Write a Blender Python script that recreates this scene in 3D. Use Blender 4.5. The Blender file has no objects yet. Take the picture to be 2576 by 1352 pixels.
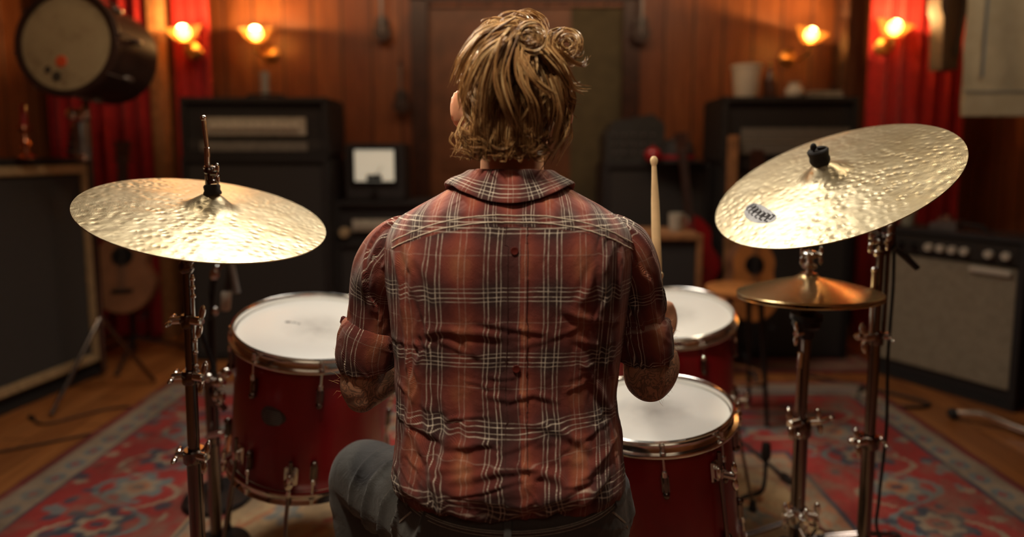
import bpy, bmesh, math, random
import numpy as np
from mathutils import Vector, Matrix, Euler, noise
random.seed(7); rng = np.random.default_rng(11)
PI = math.pi
sc = bpy.context.scene
COL = sc.collection

# ------------------------------------------------------------------ camera
W, H, FPX, PPY, HZ, CAMZ = 2576, 1352, 1500.0, 524.0, 380.0, 1.19
PIT = math.atan((PPY - HZ) / FPX)
cam_d = bpy.data.cameras.new('camera'); cam = bpy.data.objects.new('camera', cam_d); COL.objects.link(cam)
cam.location = (0, 0, CAMZ); cam.rotation_euler = (PI / 2 - PIT, 0, 0)
cam_d.sensor_width = 36; cam_d.lens = FPX * 36 / W
cam_d.shift_y = -(H / 2 - PPY) / W
cam_d.clip_start = 0.05; cam_d.clip_end = 50
cam_d.dof.use_dof = True; cam_d.dof.focus_distance = 1.13; cam_d.dof.aperture_fstop = .95
sc.camera = cam
sc.view_settings.view_transform = 'Standard'; sc.view_settings.look = 'None'
sc.view_settings.gamma = 1; sc.view_settings.use_curve_mapping = False
sc.view_settings.exposure = 0.0

def P(px, py, Y):
    "real point on the plane y = Y that stands at photo pixel px, py"
    u = (px - W / 2) / FPX; v = (py - PPY) / FPX
    dy = math.cos(PIT) - v * math.sin(PIT); dz = -math.sin(PIT) - v * math.cos(PIT)
    t = Y / dy
    return Vector((u * t, Y, CAMZ + dz * t))

# ------------------------------------------------------------------ materials
class Mat:
    def __init__(s, name):
        s.m = bpy.data.materials.new(name); s.m.use_nodes = True
        s.nt = s.m.node_tree; s.b = s.nt.nodes['Principled BSDF']
    def n(s, t, **k):
        x = s.nt.nodes.new(t)
        for a, v in k.items():
            if a.startswith('i_'):
                x.inputs[a[2:].replace('_', ' ')].default_value = v
            else: setattr(x, a, v)
        return x
    def l(s, a, b): s.nt.links.new(a, b)
    def set(s, **k):
        for a, v in k.items():
            s.b.inputs[a.replace('_', ' ')].default_value = v
        return s
    def math(s, op, a, b=None, c=None, clamp=False):
        x = s.nt.nodes.new('ShaderNodeMath'); x.operation = op; x.use_clamp = clamp
        for i, v in enumerate((a, b, c)):
            if v is None: continue
            if isinstance(v, (int, float)): x.inputs[i].default_value = v
            else: s.l(v, x.inputs[i])
        return x.outputs[0]
    def mix(s, f, a, b, mode='MIX'):
        x = s.nt.nodes.new('ShaderNodeMix'); x.data_type = 'RGBA'; x.blend_type = mode
        for sk, v in ((x.inputs[0], f), (x.inputs[6], a), (x.inputs[7], b)):
            if isinstance(v, (int, float)): sk.default_value = v
            elif isinstance(v, tuple): sk.default_value = (*v[:3], 1)
            else: s.l(v, sk)
        return x.outputs[2]
    def ramp(s, fac, stops, interp='LINEAR'):
        x = s.nt.nodes.new('ShaderNodeValToRGB'); cr = x.color_ramp; cr.interpolation = interp
        while len(cr.elements) < len(stops): cr.elements.new(0.5)
        for e, (p, c) in zip(cr.elements, stops):
            e.position = p; e.color = (c, c, c, 1) if isinstance(c, (int, float)) else (*c, 1)
        s.l(fac, x.inputs[0]); return x.outputs[0]
    def noise(s, scale, detail=3, vec=None, rough=.5, dist=0):
        x = s.n('ShaderNodeTexNoise'); x.inputs['Scale'].default_value = scale
        x.inputs['Detail'].default_value = detail; x.inputs['Roughness'].default_value = rough
        x.inputs['Distortion'].default_value = dist
        if vec is not None: s.l(vec, x.inputs['Vector'])
        return x.outputs['Fac']
    def coord(s, scale=(1, 1, 1), kind='Object'):
        t = s.n('ShaderNodeTexCoord'); m = s.n('ShaderNodeMapping'); m.inputs['Scale'].default_value = scale
        s.l(t.outputs[kind], m.inputs['Vector']); return m.outputs[0]
    def bump(s, h, strength=.3, dist=.01, normal=None):
        x = s.n('ShaderNodeBump'); x.inputs['Strength'].default_value = strength; x.inputs['Distance'].default_value = dist
        s.l(h, x.inputs['Height'])
        if normal is not None: s.l(normal, x.inputs['Normal'])
        s.l(x.outputs[0], s.b.inputs['Normal']); return x.outputs[0]
    def base(s, c): s.l(c, s.b.inputs['Base Color'])

def simple(name, col, rough=.5, metal=0, coat=0, nscale=0, nvar=.25, bump=0, **k):
    M = Mat(name); M.set(Base_Color=(*col, 1), Roughness=rough, Metallic=metal, Coat_Weight=coat, **k)
    if nscale:
        v = M.coord(); f = M.noise(nscale, 4, v)
        d = tuple(c * (1 - nvar) for c in col); e = tuple(min(1, c * (1 + nvar)) for c in col)
        M.base(M.ramp(f, [(.3, d), (.7, e)]))
        if bump: M.bump(f, bump, .004)
    return M.m

chrome = simple('chrome', (.86, .84, .80), .17, 1, nscale=9, nvar=.06)
darkchrome = simple('chrome_dark_reflection', (.22, .185, .17), .20, 1, nscale=9, nvar=.1)  # chrome with the dark room's reflection put into its base colour
black_plastic = simple('black_plastic', (.012, .011, .011), .4, nscale=30, nvar=.3)
black_rubber = simple('black_rubber', (.016, .014, .013), .7, nscale=40, nvar=.3, bump=.3)
tolex = simple('black_tolex', (.022, .019, .018), .55, nscale=350, nvar=.4, bump=.5)
tan_piping = simple('tan_piping', (.42, .30, .16), .6, nscale=60, nvar=.2)
cream_felt = simple('cream_felt', (.62, .58, .46), .9, nscale=90, nvar=.15, bump=.4)
wood_stick = simple('hickory', (.82, .61, .35), .42, nscale=20, nvar=.1)
white_plastic = simple('white_plastic', (.66, .61, .50), .5, nscale=30, nvar=.06)
aged_panel = simple('aged_panel', (.46, .42, .33), .45, nscale=50, nvar=.2)
grey_panel = simple('grey_panel', (.19, .175, .145), .5, nscale=50, nvar=.2)
red_lacquer_item = simple('red_lacquer_item', (.35, .01, .015), .3, coat=.6, nscale=14, nvar=.2)
tan_wood = simple('tan_wood', (.36, .17, .07), .5, nscale=25, nvar=.3)
steel_grey = simple('steel_grey', (.28, .27, .26), .35, .8, nscale=30, nvar=.15)

def mat_drum():
    M = Mat('red_drum_lacquer'); v = M.coord((1, 1, 1))
    f = M.noise(7, 3, v)
    M.base(M.ramp(f, [(.3, (.20, .0030, .006)), (.7, (.29, .004, .009))]))
    fine = M.noise(600, 1, v)
    M.set(Roughness=.42, Coat_Weight=.45, Coat_Roughness=.18); M.bump(fine, .03, .001)
    return M.m
drum_red = mat_drum()

def mat_head():
    M = Mat('coated_drumhead'); v = M.coord()
    g = M.n('ShaderNodeTexGradient'); g.gradient_type = 'SPHERICAL'
    mp = M.n('ShaderNodeMapping'); mp.inputs['Scale'].default_value = (8.5, 8.5, 8.5)
    tc = M.n('ShaderNodeTexCoord'); M.l(tc.outputs['Object'], mp.inputs[0]); M.l(mp.outputs[0], g.inputs[0])
    worn = M.math('MULTIPLY', g.outputs[1], M.noise(22, 4, v))
    M.base(M.mix(M.ramp(worn, [(.05, 0), (.6, .75)]), (.80, .79, .74), (.42, .41, .38)))
    M.set(Roughness=.42); M.bump(M.noise(900, 2, v), .1, .001)
    return M.m
head_mat = mat_head()

def mat_cymbal(name, c1, c2, hammer=1.0, rough=.42):
    M = Mat(name); tc = M.n('ShaderNodeTexCoord'); o = tc.outputs['Object']
    sep = M.n('ShaderNodeSeparateXYZ'); M.l(o, sep.inputs[0])
    r = M.math('SQRT', M.math('ADD', M.math('MULTIPLY', sep.outputs[0], sep.outputs[0]), M.math('MULTIPLY', sep.outputs[1], sep.outputs[1])))
    ang = M.math('ARCTAN2', sep.outputs[1], sep.outputs[0])
    groove = M.math('SINE', M.math('MULTIPLY', r, 2600.0))
    cm = M.n('ShaderNodeCombineXYZ'); M.l(M.math('MULTIPLY', r, 90.0), cm.inputs[0]); M.l(M.math('MULTIPLY', ang, 1.6), cm.inputs[1])
    band = M.noise(1.0, 3, cm.outputs[0])
    vo = M.n('ShaderNodeTexVoronoi'); vo.inputs['Scale'].default_value = 62; vo.inputs['Randomness'].default_value = 1
    M.l(o, vo.inputs['Vector'])
    ham = M.ramp(vo.outputs['Distance'], [(0, 0), (.45, .8), (.8, 1)])
    big = M.noise(17, 3, o)
    where = M.ramp(M.noise(5, 2, o), [(.35, .25), (.62, 1)])
    h1 = M.n('ShaderNodeBump'); h1.inputs['Strength'].default_value = .60 * hammer; h1.inputs['Distance'].default_value = .0035
    M.l(M.math('MULTIPLY', ham, where), h1.inputs['Height'])
    h2 = M.n('ShaderNodeBump'); h2.inputs['Strength'].default_value = .50 * hammer; h2.inputs['Distance'].default_value = .006
    M.l(big, h2.inputs['Height']); M.l(h1.outputs[0], h2.inputs['Normal'])
    h3 = M.n('ShaderNodeBump'); h3.inputs['Strength'].default_value = .10; h3.inputs['Distance'].default_value = .0006
    M.l(M.math('ADD', groove, M.math('MULTIPLY', band, 4.0)), h3.inputs['Height']); M.l(h2.outputs[0], h3.inputs['Normal'])
    M.l(h3.outputs[0], M.b.inputs['Normal'])
    stain = M.noise(9, 5, o, .65)
    c = M.mix(M.ramp(stain, [(.35, 0), (.7, 1)]), c1, c2)
    c = M.mix(M.ramp(band, [(.3, 0), (.75, .35)]), c, tuple(x * .72 for x in c2))
    M.base(c); M.set(Metallic=.93, Roughness=rough)
    return M.m
cym_mat = mat_cymbal('hammered_bronze', (.66, .57, .385), (.56, .45, .27))
hat_mat = mat_cymbal('smooth_bronze', (.85, .66, .36), (.76, .50, .22), .12, .25)

def mat_wood_wall():
    M = Mat('wall_panelling'); v = M.coord((1, 1, 1)); sep = M.n('ShaderNodeSeparateXYZ'); M.l(v, sep.inputs[0])
    xy = M.math('ADD', sep.outputs[0], sep.outputs[1])
    pl = M.math('FRACT', M.math('MULTIPLY', xy, 5.2)); idx = M.math('FLOOR', M.math('MULTIPLY', xy, 5.2))
    wn = M.n('ShaderNodeTexWhiteNoise'); wn.noise_dimensions = '1D'; M.l(idx, wn.inputs['W'])
    gv = M.coord((9, 9, .7)); g = M.noise(3, 6, gv, .6, 1.2)
    c = M.ramp(g, [(.2, (.13, .038, .013)), (.5, (.24, .080, .026)), (.8, (.36, .14, .05))])
    c = M.mix(M.math('MULTIPLY', wn.outputs[0], .55), c, (.13, .035, .016))
    groove = M.ramp(pl, [(0, .8), (.02, .8), (.045, 0), (.955, 0), (.98, .8), (1, .8)])
    M.base(M.mix(groove, c, (.02, .008, .004)))
    M.set(Roughness=.42); M.bump(M.math('SUBTRACT', M.math('MULTIPLY', g, .2), groove), .5, .006)
    return M.m
wall_wood = mat_wood_wall()

def mat_floor():
    M = Mat('plank_floor'); v = M.coord(); sep = M.n('ShaderNodeSeparateXYZ'); M.l(v, sep.inputs[0])
    q = M.math('MULTIPLY', sep.outputs[0], 9.0); pl = M.math('FRACT', q); idx = M.math('FLOOR', q)
    wn = M.n('ShaderNodeTexWhiteNoise'); wn.noise_dimensions = '1D'; M.l(idx, wn.inputs['W'])
    yy = M.math('FRACT', M.math('ADD', M.math('MULTIPLY', sep.outputs[1], .8), wn.outputs[0]))
    gv = M.coord((12, .8, 1)); g = M.noise(4, 6, gv, .6, .8)
    c = M.ramp(g, [(.2, (.18, .055, .015)), (.5, (.36, .13, .035)), (.8, (.50, .21, .065))])
    c = M.mix(M.math('MULTIPLY', wn.outputs[0], .45), c, (.16, .05, .015))
    gr = M.math('MAXIMUM', M.ramp(pl, [(0, 1), (.015, 1), (.03, 0), (1, 0)]), M.ramp(yy, [(0, 1), (.003, 1), (.006, 0), (1, 0)]))
    M.base(M.mix(gr, c, (.02, .008, .003))); M.set(Roughness=.33)
    M.bump(M.math('SUBTRACT', M.math('MULTIPLY', g, .15), gr), .3, .004)
    return M.m
floor_mat = mat_floor()

def mat_cloth(name, c1, c2, scale=60, rough=.85, bump=.4):
    M = Mat(name); v = M.coord(); f = M.noise(scale, 4, v)
    M.base(M.ramp(f, [(.3, c1), (.7, c2)])); M.set(Roughness=rough); M.bump(f, bump, .003)
    M.b.inputs['Sheen Weight'].default_value = .3
    return M.m
curtain_red = mat_cloth('red_velvet', (.30, .004, .006), (.42, .008, .010), 30)
olive_cloth = mat_cloth('olive_panel', (.085, .072, .038), (.125, .105, .055), 12)
banner_cloth = mat_cloth('banner_linen', (.52, .44, .29), (.60, .52, .36), 18)
speaker_cloth = mat_cloth('speaker_cloth', (.022, .018, .015), (.034, .028, .024), 500)
def mat_silver_grille():
    M = Mat('silver_grille_cloth'); v = M.coord(); sep = M.n('ShaderNodeSeparateXYZ'); M.l(v, sep.inputs[0])
    w = M.math('SINE', M.math('MULTIPLY', sep.outputs[2], 700.0)); w2 = M.math('SINE', M.math('MULTIPLY', sep.outputs[0], 900.0))
    f = M.math('ADD', M.math('MULTIPLY', w, .3), M.math('MULTIPLY', M.noise(40, 3, v), .9))
    M.base(M.ramp(f, [(.1, (.24, .205, .14)), (.8, (.42, .365, .26))])); M.set(Roughness=.7); M.bump(M.math('ADD', w, w2), .3, .002)
    return M.m
silver_grille = mat_silver_grille()

def emis(name, col, s):
    M = Mat(name); M.set(Base_Color=(*col, 1), Emission_Strength=s); M.b.inputs['Emission Color'].default_value = (*col, 1); return M.m
bulb_mat = emis('lit_bulb', (1, .62, .24), 38)
def mat_glass():
    M = Mat('amber_glass'); v = M.coord()
    M.base(M.ramp(M.noise(20, 2, v), [(.3, (1, .72, .36)), (.7, (1, .62, .25))])); M.set(Roughness=.22, Transmission_Weight=.80, IOR=1.25)
    return M.m
amber_glass = mat_glass()
brass = simple('aged_brass', (.55, .33, .12), .3, 1, nscale=20, nvar=.2)
def mat_attr(name, attr, rough=.9, fine=260, bump=.5):
    M = Mat(name); a = M.n('ShaderNodeAttribute'); a.attribute_name = attr; v = M.coord()
    f = M.noise(fine, 3, v)
    M.base(M.mix(M.ramp(f, [(.3, 0), (.8, .35)]), a.outputs['Color'], (.10, .06, .045))); M.set(Roughness=rough); M.bump(f, bump, .004)
    return M.m

# ------------------------------------------------------------------ mesh helpers
class MB:
    def __init__(s): s.v = []; s.f = []
    def add(s, vs, fs):
        o = len(s.v); s.v += [tuple(v) for v in vs]; s.f += [tuple(i + o for i in f) for f in fs]; return s
    def box(s, c, d, bev=0.0, rot=None, seg=2):
        bm = bmesh.new(); bmesh.ops.create_cube(bm, size=1)
        for v in bm.verts: v.co = Vector((v.co.x * d[0], v.co.y * d[1], v.co.z * d[2]))
        if bev > 0: bmesh.ops.bevel(bm, geom=bm.edges[:], offset=min(bev, min(d) * .49), segments=seg, affect='EDGES')
        R = (rot if isinstance(rot, Matrix) else Euler(rot).to_matrix()) if rot is not None else Matrix.Identity(3)
        bm.verts.index_update()
        s.add([R @ v.co + Vector(c) for v in bm.verts], [[v.index for v in f.verts] for f in bm.faces]); bm.free(); return s
    def tube(s, pts, rad, n=12, cap=True, flat=None):
        pts = [Vector(p) for p in pts]; m = len(pts)
        if not hasattr(rad, '__len__'): rad = [rad] * m
        tn = []
        for i in range(m):
            t = pts[min(i + 1, m - 1)] - pts[max(i - 1, 0)]
            tn.append(t.normalized() if t.length > 1e-9 else Vector((0, 0, 1)))
        a = tn[0].orthogonal().normalized(); vs = []; fs = []
        for i in range(m):
            a = (a - tn[i] * a.dot(tn[i])); a = a.normalized() if a.length > 1e-6 else tn[i].orthogonal().normalized()
            b = tn[i].cross(a)
            for k in range(n):
                q = 2 * PI * k / n; vs.append(pts[i] + (a * math.cos(q) + b * math.sin(q)) * rad[i])
        for i in range(m - 1):
            for k in range(n):
                k2 = (k + 1) % n; fs.append((i * n + k, i * n + k2, (i + 1) * n + k2, (i + 1) * n + k))
        if cap: fs += [tuple(range(n - 1, -1, -1)), tuple((m - 1) * n + k for k in range(n))]
        return s.add(vs, fs)
    def lathe(s, prof, n=48, c=(0, 0, 0), R=None, closed=False):
        "prof: list of (radius, z)"
        c = Vector(c); vs = []; fs = []; m = len(prof)
        for (r, z) in prof:
            for k in range(n):
                q = 2 * PI * k / n; p = Vector((r * math.cos(q), r * math.sin(q), z)); vs.append((R @ p if R else p) + c)
        for i in range(m - 1 + (1 if closed else 0)):
            j = (i + 1) % m
            for k in range(n):
                k2 = (k + 1) % n; fs.append((i * n + k, i * n + k2, j * n + k2, j * n + k))
        if not closed:
            if prof[0][0] > 1e-4: fs.append(tuple(range(n - 1, -1, -1)))
            if prof[-1][0] > 1e-4: fs.append(tuple((m - 1) * n + k for k in range(n)))
        return s.add(vs, fs)
    def ell(s, c, r, n=20, m=12, R=None):
        c = Vector(c); vs = []; fs = []
        for i in range(m + 1):
            th = PI * i / m
            for k in range(n):
                q = 2 * PI * k / n; p = Vector((r[0] * math.sin(th) * math.cos(q), r[1] * math.sin(th) * math.sin(q), r[2] * math.cos(th)))
                vs.append((R @ p if R else p) + c)
        for i in range(m):
            for k in range(n):
                k2 = (k + 1) % n; fs.append((i * n + k, (i + 1) * n + k, (i + 1) * n + k2, i * n + k2))
        return s.add(vs, fs)
    def cyl(s, a, b, r, n=16, bev=.0):
        a = Vector(a); b = Vector(b); d = (b - a); L = d.length; d.normalize()
        if bev <= 0: return s.tube([a, b], r, n)
        return s.tube([a, a + d * bev * .01, a + d * bev, b - d * bev, b - d * bev * .01, b], [r - bev, r - bev * .9, r, r, r - bev * .9, r - bev], n)
    def prism(s, poly, y0, y1, bev=0):
        "extrude polygon in x,z from y0 to y1"
        n = len(poly); vs = [(x, y0, z) for x, z in poly] + [(x, y1, z) for x, z in poly]
        return s.add(vs, [tuple(range(n)), tuple(range(2 * n - 1, n - 1, -1))] + [(i, i + n, (i + 1) % n + n, (i + 1) % n) for i in range(n)])

ROOTM = {}
def finish(me, ang=40):
    bm = bmesh.new(); bm.from_mesh(me); bmesh.ops.remove_doubles(bm, verts=bm.verts, dist=1e-6)
    bmesh.ops.recalc_face_normals(bm, faces=bm.faces); bm.to_mesh(me); bm.free()
    me.polygons.foreach_set('use_smooth', [True] * len(me.polygons))
    me.set_sharp_from_angle(angle=math.radians(ang))
def wmat(o):
    return ROOTM.get(o.name, Matrix.Identity(4))
def obj(name, mb, mat, parent=None, world=False, ang=40, label=None, kind=None, origin=None):
    me = bpy.data.meshes.new(name); vs = mb.v
    o = bpy.data.objects.new(name, me)
    if world and parent is not None:
        Mi = wmat(parent).inverted(); vs = [tuple(Mi @ Vector(v)) for v in vs]
    if origin is not None:
        vs = [tuple(Vector(v) - Vector(origin)) for v in vs]; o.location = origin
    me.from_pydata(vs, [], mb.f); finish(me, ang)
    me.materials.append(mat); COL.objects.link(o)
    if parent is not None:
        o.parent = parent; ROOTM[o.name] = wmat(parent) @ Matrix.Translation(o.location)
    else: ROOTM[o.name] = Matrix.Translation(o.location)
    if label: o['label'] = label
    if kind: o['kind'] = kind
    return o
def tag(o, label, cat, group=None, kind=None):
    o['label'] = label; o['category'] = cat
    if group: o['group'] = group
    if kind: o['kind'] = kind
    return o
def thing(name, label, cat, loc=(0, 0, 0), rot=(0, 0, 0), group=None, R=None):
    o = bpy.data.objects.new(name, None); COL.objects.link(o); o.location = loc
    o.rotation_euler = R.to_euler() if R is not None else rot
    o.empty_display_size = .1
    ROOTM[o.name] = Matrix.Translation(Vector(loc)) @ (R.to_4x4() if R is not None else Euler(rot).to_matrix().to_4x4())
    return tag(o, label, cat, group)
def struct(name, mb, mat, ang=40, label=None):
    o = obj(name, mb, mat, ang=ang); o['kind'] = 'structure'
    if label: o['label'] = label
    return o
def dup(o, parent=None, loc=None, rot=None, label=None, cat=None):
    c = o.copy(); COL.objects.link(c)
    if parent is not None: c.parent = parent
    if loc is not None: c.location = loc
    if rot is not None: c.rotation_euler = rot
    ROOTM[c.name] = Matrix.Translation(c.location) @ Euler(c.rotation_euler).to_matrix().to_4x4()
    if label: c['label'] = label
    for ch in [x for x in COL.objects if x.parent == o]: dup(ch, c)
    return c
def tilt(tx, ty):
    "rotation whose z axis leans tx towards +x and ty towards the player"
    n = Vector((math.sin(tx), -math.sin(ty), 0)); n.z = math.sqrt(1 - n.x ** 2 - n.y ** 2)
    a = Vector((0, 1, 0)).cross(n).normalized(); b = n.cross(a)
    return Matrix((a, b, n)).transposed()

# ------------------------------------------------------------------ room
RX0, RX1, RY0, RY1, RZ = -3.0, 3.1, -1.2, 4.0, 2.75
m = MB(); m.box(((RX0 + RX1) / 2, (RY0 + RY1) / 2, -.05), (RX1 - RX0 + .4, RY1 - RY0 + .4, .1)); struct('floor', m, floor_mat)
ceil_m = simple('dark_ceiling', (.06, .04, .03), .9, nscale=5, nvar=.2)
m = MB(); m.box(((RX0 + RX1) / 2, (RY0 + RY1) / 2, RZ + .05), (RX1 - RX0 + .4, RY1 - RY0 + .4, .1)); struct('ceiling', m, ceil_m)
DX0, DX1, DZ = -.555, .73, 2.13            # doorway in the far wall
m = MB()
m.box(((RX0 + DX0) / 2, RY1 + .06, RZ / 2), (DX0 - RX0, .12, RZ)); m.box(((RX1 + DX1) / 2, RY1 + .06, RZ / 2), (RX1 - DX1, .12, RZ))
m.box(((DX0 + DX1) / 2, RY1 + .06, (RZ + DZ) / 2), (DX1 - DX0, .12, RZ - DZ)); struct('wall_back', m, wall_wood)
m = MB(); m.box((RX0 - .06, (RY0 + RY1) / 2, RZ / 2), (.12, RY1 - RY0 + .24, RZ)); struct('wall_left', m, wall_wood)
m = MB(); m.box((RX1 + .06, (RY0 + RY1) / 2, RZ / 2), (.12, RY1 - RY0 + .24, RZ)); struct('wall_right', m, wall_wood)
m = MB(); m.box(((RX0 + RX1) / 2, RY0 - .06, RZ / 2), (RX1 - RX0, .12, RZ)); struct('wall_front', m, wall_wood)
trim_m = simple('dark_trim', (.05, .018, .010), .4, nscale=20, nvar=.3)
m = MB()
for x in (DX0 - .05, DX1 + .05): m.box((x, RY1 - .015, DZ / 2 + .03), (.11, .035, DZ + .06), .006)
m.box(((DX0 + DX1) / 2, RY1 - .015, DZ + .09), (DX1 - DX0 + .22, .035, .12), .006); struct('trim_1', m, trim_m)
for nm, x0, x1 in (('left', RX0, DX0 - .11), ('right', DX1 + .11, RX1)):
    m = MB(); m.box(((x0 + x1) / 2, RY1 - .012, .07), (x1 - x0, .024, .14), .005); struct('baseboard_' + nm, m, trim_m)
door_m = simple('door_wood', (.17, .068, .030), .45, nscale=6, nvar=.3)
d = bpy.data.objects.new('door_1', None); COL.objects.link(d); d.location = ((DX0 + DX1) / 2, RY1 + .05, 0); d['kind'] = 'structure'; ROOTM[d.name] = Matrix.Translation(d.location)
w = (DX1 - DX0)
m = MB(); m.box((-.17, 0, DZ / 2), (w - .34, .045, DZ), .003)
for z0, z1 in ((.15, .95), (1.05, 1.98)):
    for x0, x1 in ((-.55, -.25), (-.17, .13)): m.box(((x0 + x1) / 2, -.026, (z0 + z1) / 2), (x1 - x0, .012, z1 - z0), .005)
obj('door_leaf', m, door_m, d)
m = MB(); m.box((w / 2 - .17, 0, DZ / 2), (.34, .05, DZ), .003); obj('side_panel', m, olive_cloth, d, label='olive green side panel')
m = MB(); m.lathe([(.0, 0), (.012, 0), (.012, .03), (.028, .04), (.03, .055), (.018, .07), (0, .072)], 16, (.24, -.022, 1.0), Matrix.Rotation(PI / 2, 3, 'X')); obj('door_handle', m, brass, d)

def vn_(x, y, seed=0):
    xi = np.floor(x).astype(int); yi = np.floor(y).astype(int); fx = x - xi; fy = y - yi; fx = fx * fx * (3 - 2 * fx); fy = fy * fy * (3 - 2 * fy)
    def h(a, b):
        q = (a * 374761393 + b * 668265263 + seed * 144269) & 0x7fffffff; q = ((q ^ (q >> 13)) * 1274126177) & 0x7fffffff; return ((q ^ (q >> 16)) & 0xffff) / 32768.0 - 1
    return (h(xi, yi) * (1 - fx) + h(xi + 1, yi) * fx) * (1 - fy) + (h(xi, yi + 1) * (1 - fx) + h(xi + 1, yi + 1) * fx) * fy
# rug patterns as knotted colour per tuft
def rug(name, x0, x1, y0, y1, step, label, seed, pal, zt=.012):
    nx = int((x1 - x0) / step); ny = int((y1 - y0) / step)
    xs = np.linspace(x0, x1, nx + 1); ys = np.linspace(y0, y1, ny + 1)
    X, Y = np.meshgrid(xs, ys); r_ = np.random.default_rng(seed)
    d = np.minimum.reduce([X - x0, x1 - X, Y - y0, y1 - Y])
    red, navy, beige, teal, gold, orange, dkred = [np.array(c) for c in pal]
    C = np.zeros(X.shape + (3,))
    def put(mask, c, a=1.0):
        C[mask] = C[mask] * (1 - a) + c * a
    put(d < 9, gold)                       # field
    n1 = np.zeros_like(X); 
    for k in range(14):
        a, b, ph = r_.uniform(2, 26), r_.uniform(2, 26), r_.uniform(0, 6.28)
        n1 += np.sin(X * a + ph) * np.sin(Y * b + ph * 1.7)
    n1 /= 3.0
    # field: medallion lozenges, vines and small flowers
    cx, cy = (x0 + x1) / 2, (y0 + y1) / 2
    loz = np.abs(X - cx) / .75 + np.abs(Y - cy) / .95
    put((loz < 1.0), gold * .92)
    ring = np.abs(np.sin(loz * 9)) < .16; put(ring & (loz < 2), orange, .8)
    gx = (X - cx) / .19; gy = (Y - cy) / .19
    ox = np.where(np.floor(gy) % 2 > .5, .5, 0); fx = (gx + ox) % 1 - .5; fy = gy % 1 - .5
    rr = np.hypot(fx, fy); th = np.arctan2(fy, fx)
    idx = (np.floor(gx + ox) * 7 + np.floor(gy) * 13).astype(int) % 4
    pet = rr < .26 + .09 * np.cos(5 * th + idx)
    for k, c in enumerate((red, teal, orange, navy)): put(pet & (idx == k) & (n1 > -.35), c, .85)
    put(rr < .10, beige); vine = np.abs(np.sin(X * 23 + 1.2 * np.sin(Y * 15)) * np.sin(Y * 23 + 1.2 * np.cos(X * 13))) < .05
    put(vine & ~pet, orange, .7)
    # main border with palmettes
    mb_ = (d > .17) & (d < .72); put(mb_, red)
    s = np.where((X - x0 < .8) | (x1 - X < .8), Y, X)
    q = (s / .21) % 1 - .5; e = (d - .445) / .26
    idb = np.floor(s / .21).astype(int)
    r1 = np.hypot(q, e * .95); t1 = np.arctan2(e, q)
    pal1 = mb_ & (r1 < .36 + .08 * np.cos(6 * t1)); put(pal1 & (idb % 2 == 0), navy); put(pal1 & (idb % 2 == 1), teal)
    put(mb_ & (r1 < .24 + .05 * np.cos(6 * t1 + 1)), beige, .95); put(mb_ & (r1 < .15) & (idb % 2 == 0), red); put(mb_ & (r1 < .14) & (idb % 2 == 1), orange)
    put(mb_ & (r1 < .06), navy)
    v1 = np.abs(e - .55 * np.sin(2 * PI * s / .42)) < .055; put(mb_ & v1 & ~pal1, teal)
    v2 = np.abs(e + .62 * np.sin(2 * PI * s / .42 + .7)) < .045; put(mb_ & v2 & ~pal1, beige)
    for k in range(1100):
        ax, ay = r_.uniform(x0, x1), r_.uniform(y0, y1)
        w1, w2 = r_.uniform(.010, .032), r_.uniform(.010, .024)
        mk = (((X - ax) / w1) ** 2 + ((Y - ay) / w2) ** 2 < 1) & mb_ & ~pal1
        put(mk, [navy, teal, beige, dkred][k % 4], .9)
    put((d > .72) & (d < .735), navy); put((d > .735) & (d < .82), beige); put((d > .82) & (d < .835), dkred)
    zz = (d > .74) & (d < .81) & (np.abs(((s / .07) % 1) - .5) < np.abs((d - .775) / .07)); put(zz, orange, .7)
    # outer guards
    put((d > .05) & (d < .17), beige * .9); q2 = ((s / .10) % 1 - .5)
    put((np.hypot(q2, (d - .11) / .1) < .34) & (d > .05) & (d < .17), teal); put((np.hypot(q2, (d - .11) / .1) < .13), red)
    put((d > .16) & (d < .175), navy); put(d < .05, dkred); put((d > .035) & (d < .05), beige * .8)
    wear = np.clip((vn_(X * 9, Y * 9, seed) + .6 * vn_(X * 31, Y * 31, seed + 3)) * .55, 0, .6)[..., None]; C = C * (1 - wear) + (beige * .62) * wear
    tone = 1 + .16 * n1[..., None].clip(-1, 1) + r_.normal(0, .07, X.shape)[..., None]
    C = np.clip(C * tone, 0, 1)
    Z = np.full(X.shape, zt) + .0012 * np.sin(X * 40) * np.sin(Y * 33)
    V = np.stack([X, Y, Z], -1).reshape(-1, 3); nv = len(V)
    ii = np.arange(nv).reshape(X.shape)
    F = np.stack([ii[:-1, :-1], ii[:-1, 1:], ii[1:, 1:], ii[1:, :-1]], -1).reshape(-1, 4)
    # thickness: skirt round the edge
    edge = np.concatenate([ii[0, :], ii[1:, -1], ii[-1, -2::-1], ii[-2:0:-1, 0]])
    sk = V[edge].copy(); sk[:, 2] = .001; V = np.concatenate([V, sk]); e2 = np.arange(len(edge)) + nv
    F = np.concatenate([F, np.stack([edge, e2, np.roll(e2, -1), np.roll(edge, -1)], -1)])
    me = bpy.data.meshes.new(name); me.from_pydata(V.tolist(), [], F.tolist())
    ca = me.color_attributes.new('knots', 'FLOAT_COLOR', 'POINT')
    cc = np.concatenate([C.reshape(-1, 3), C.reshape(-1, 3)[edge]]); ca.data.foreach_set('color', np.c_[cc, np.ones(len(cc))].astype('f').ravel())
    me.polygons.foreach_set('use_smooth', [True] * len(me.polygons))
    me.materials.append(mat_attr(name + '_pile', 'knots')); o = bpy.data.objects.new(name, me); COL.objects.link(o)
    return tag(o, label, 'rug')
PAL = [(.34, .028, .024), (.040, .055, .080), (.36, .27, .18), (.16, .19, .185), (.46, .32, .17), (.42, .15, .065), (.20, .03, .025)]
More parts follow.
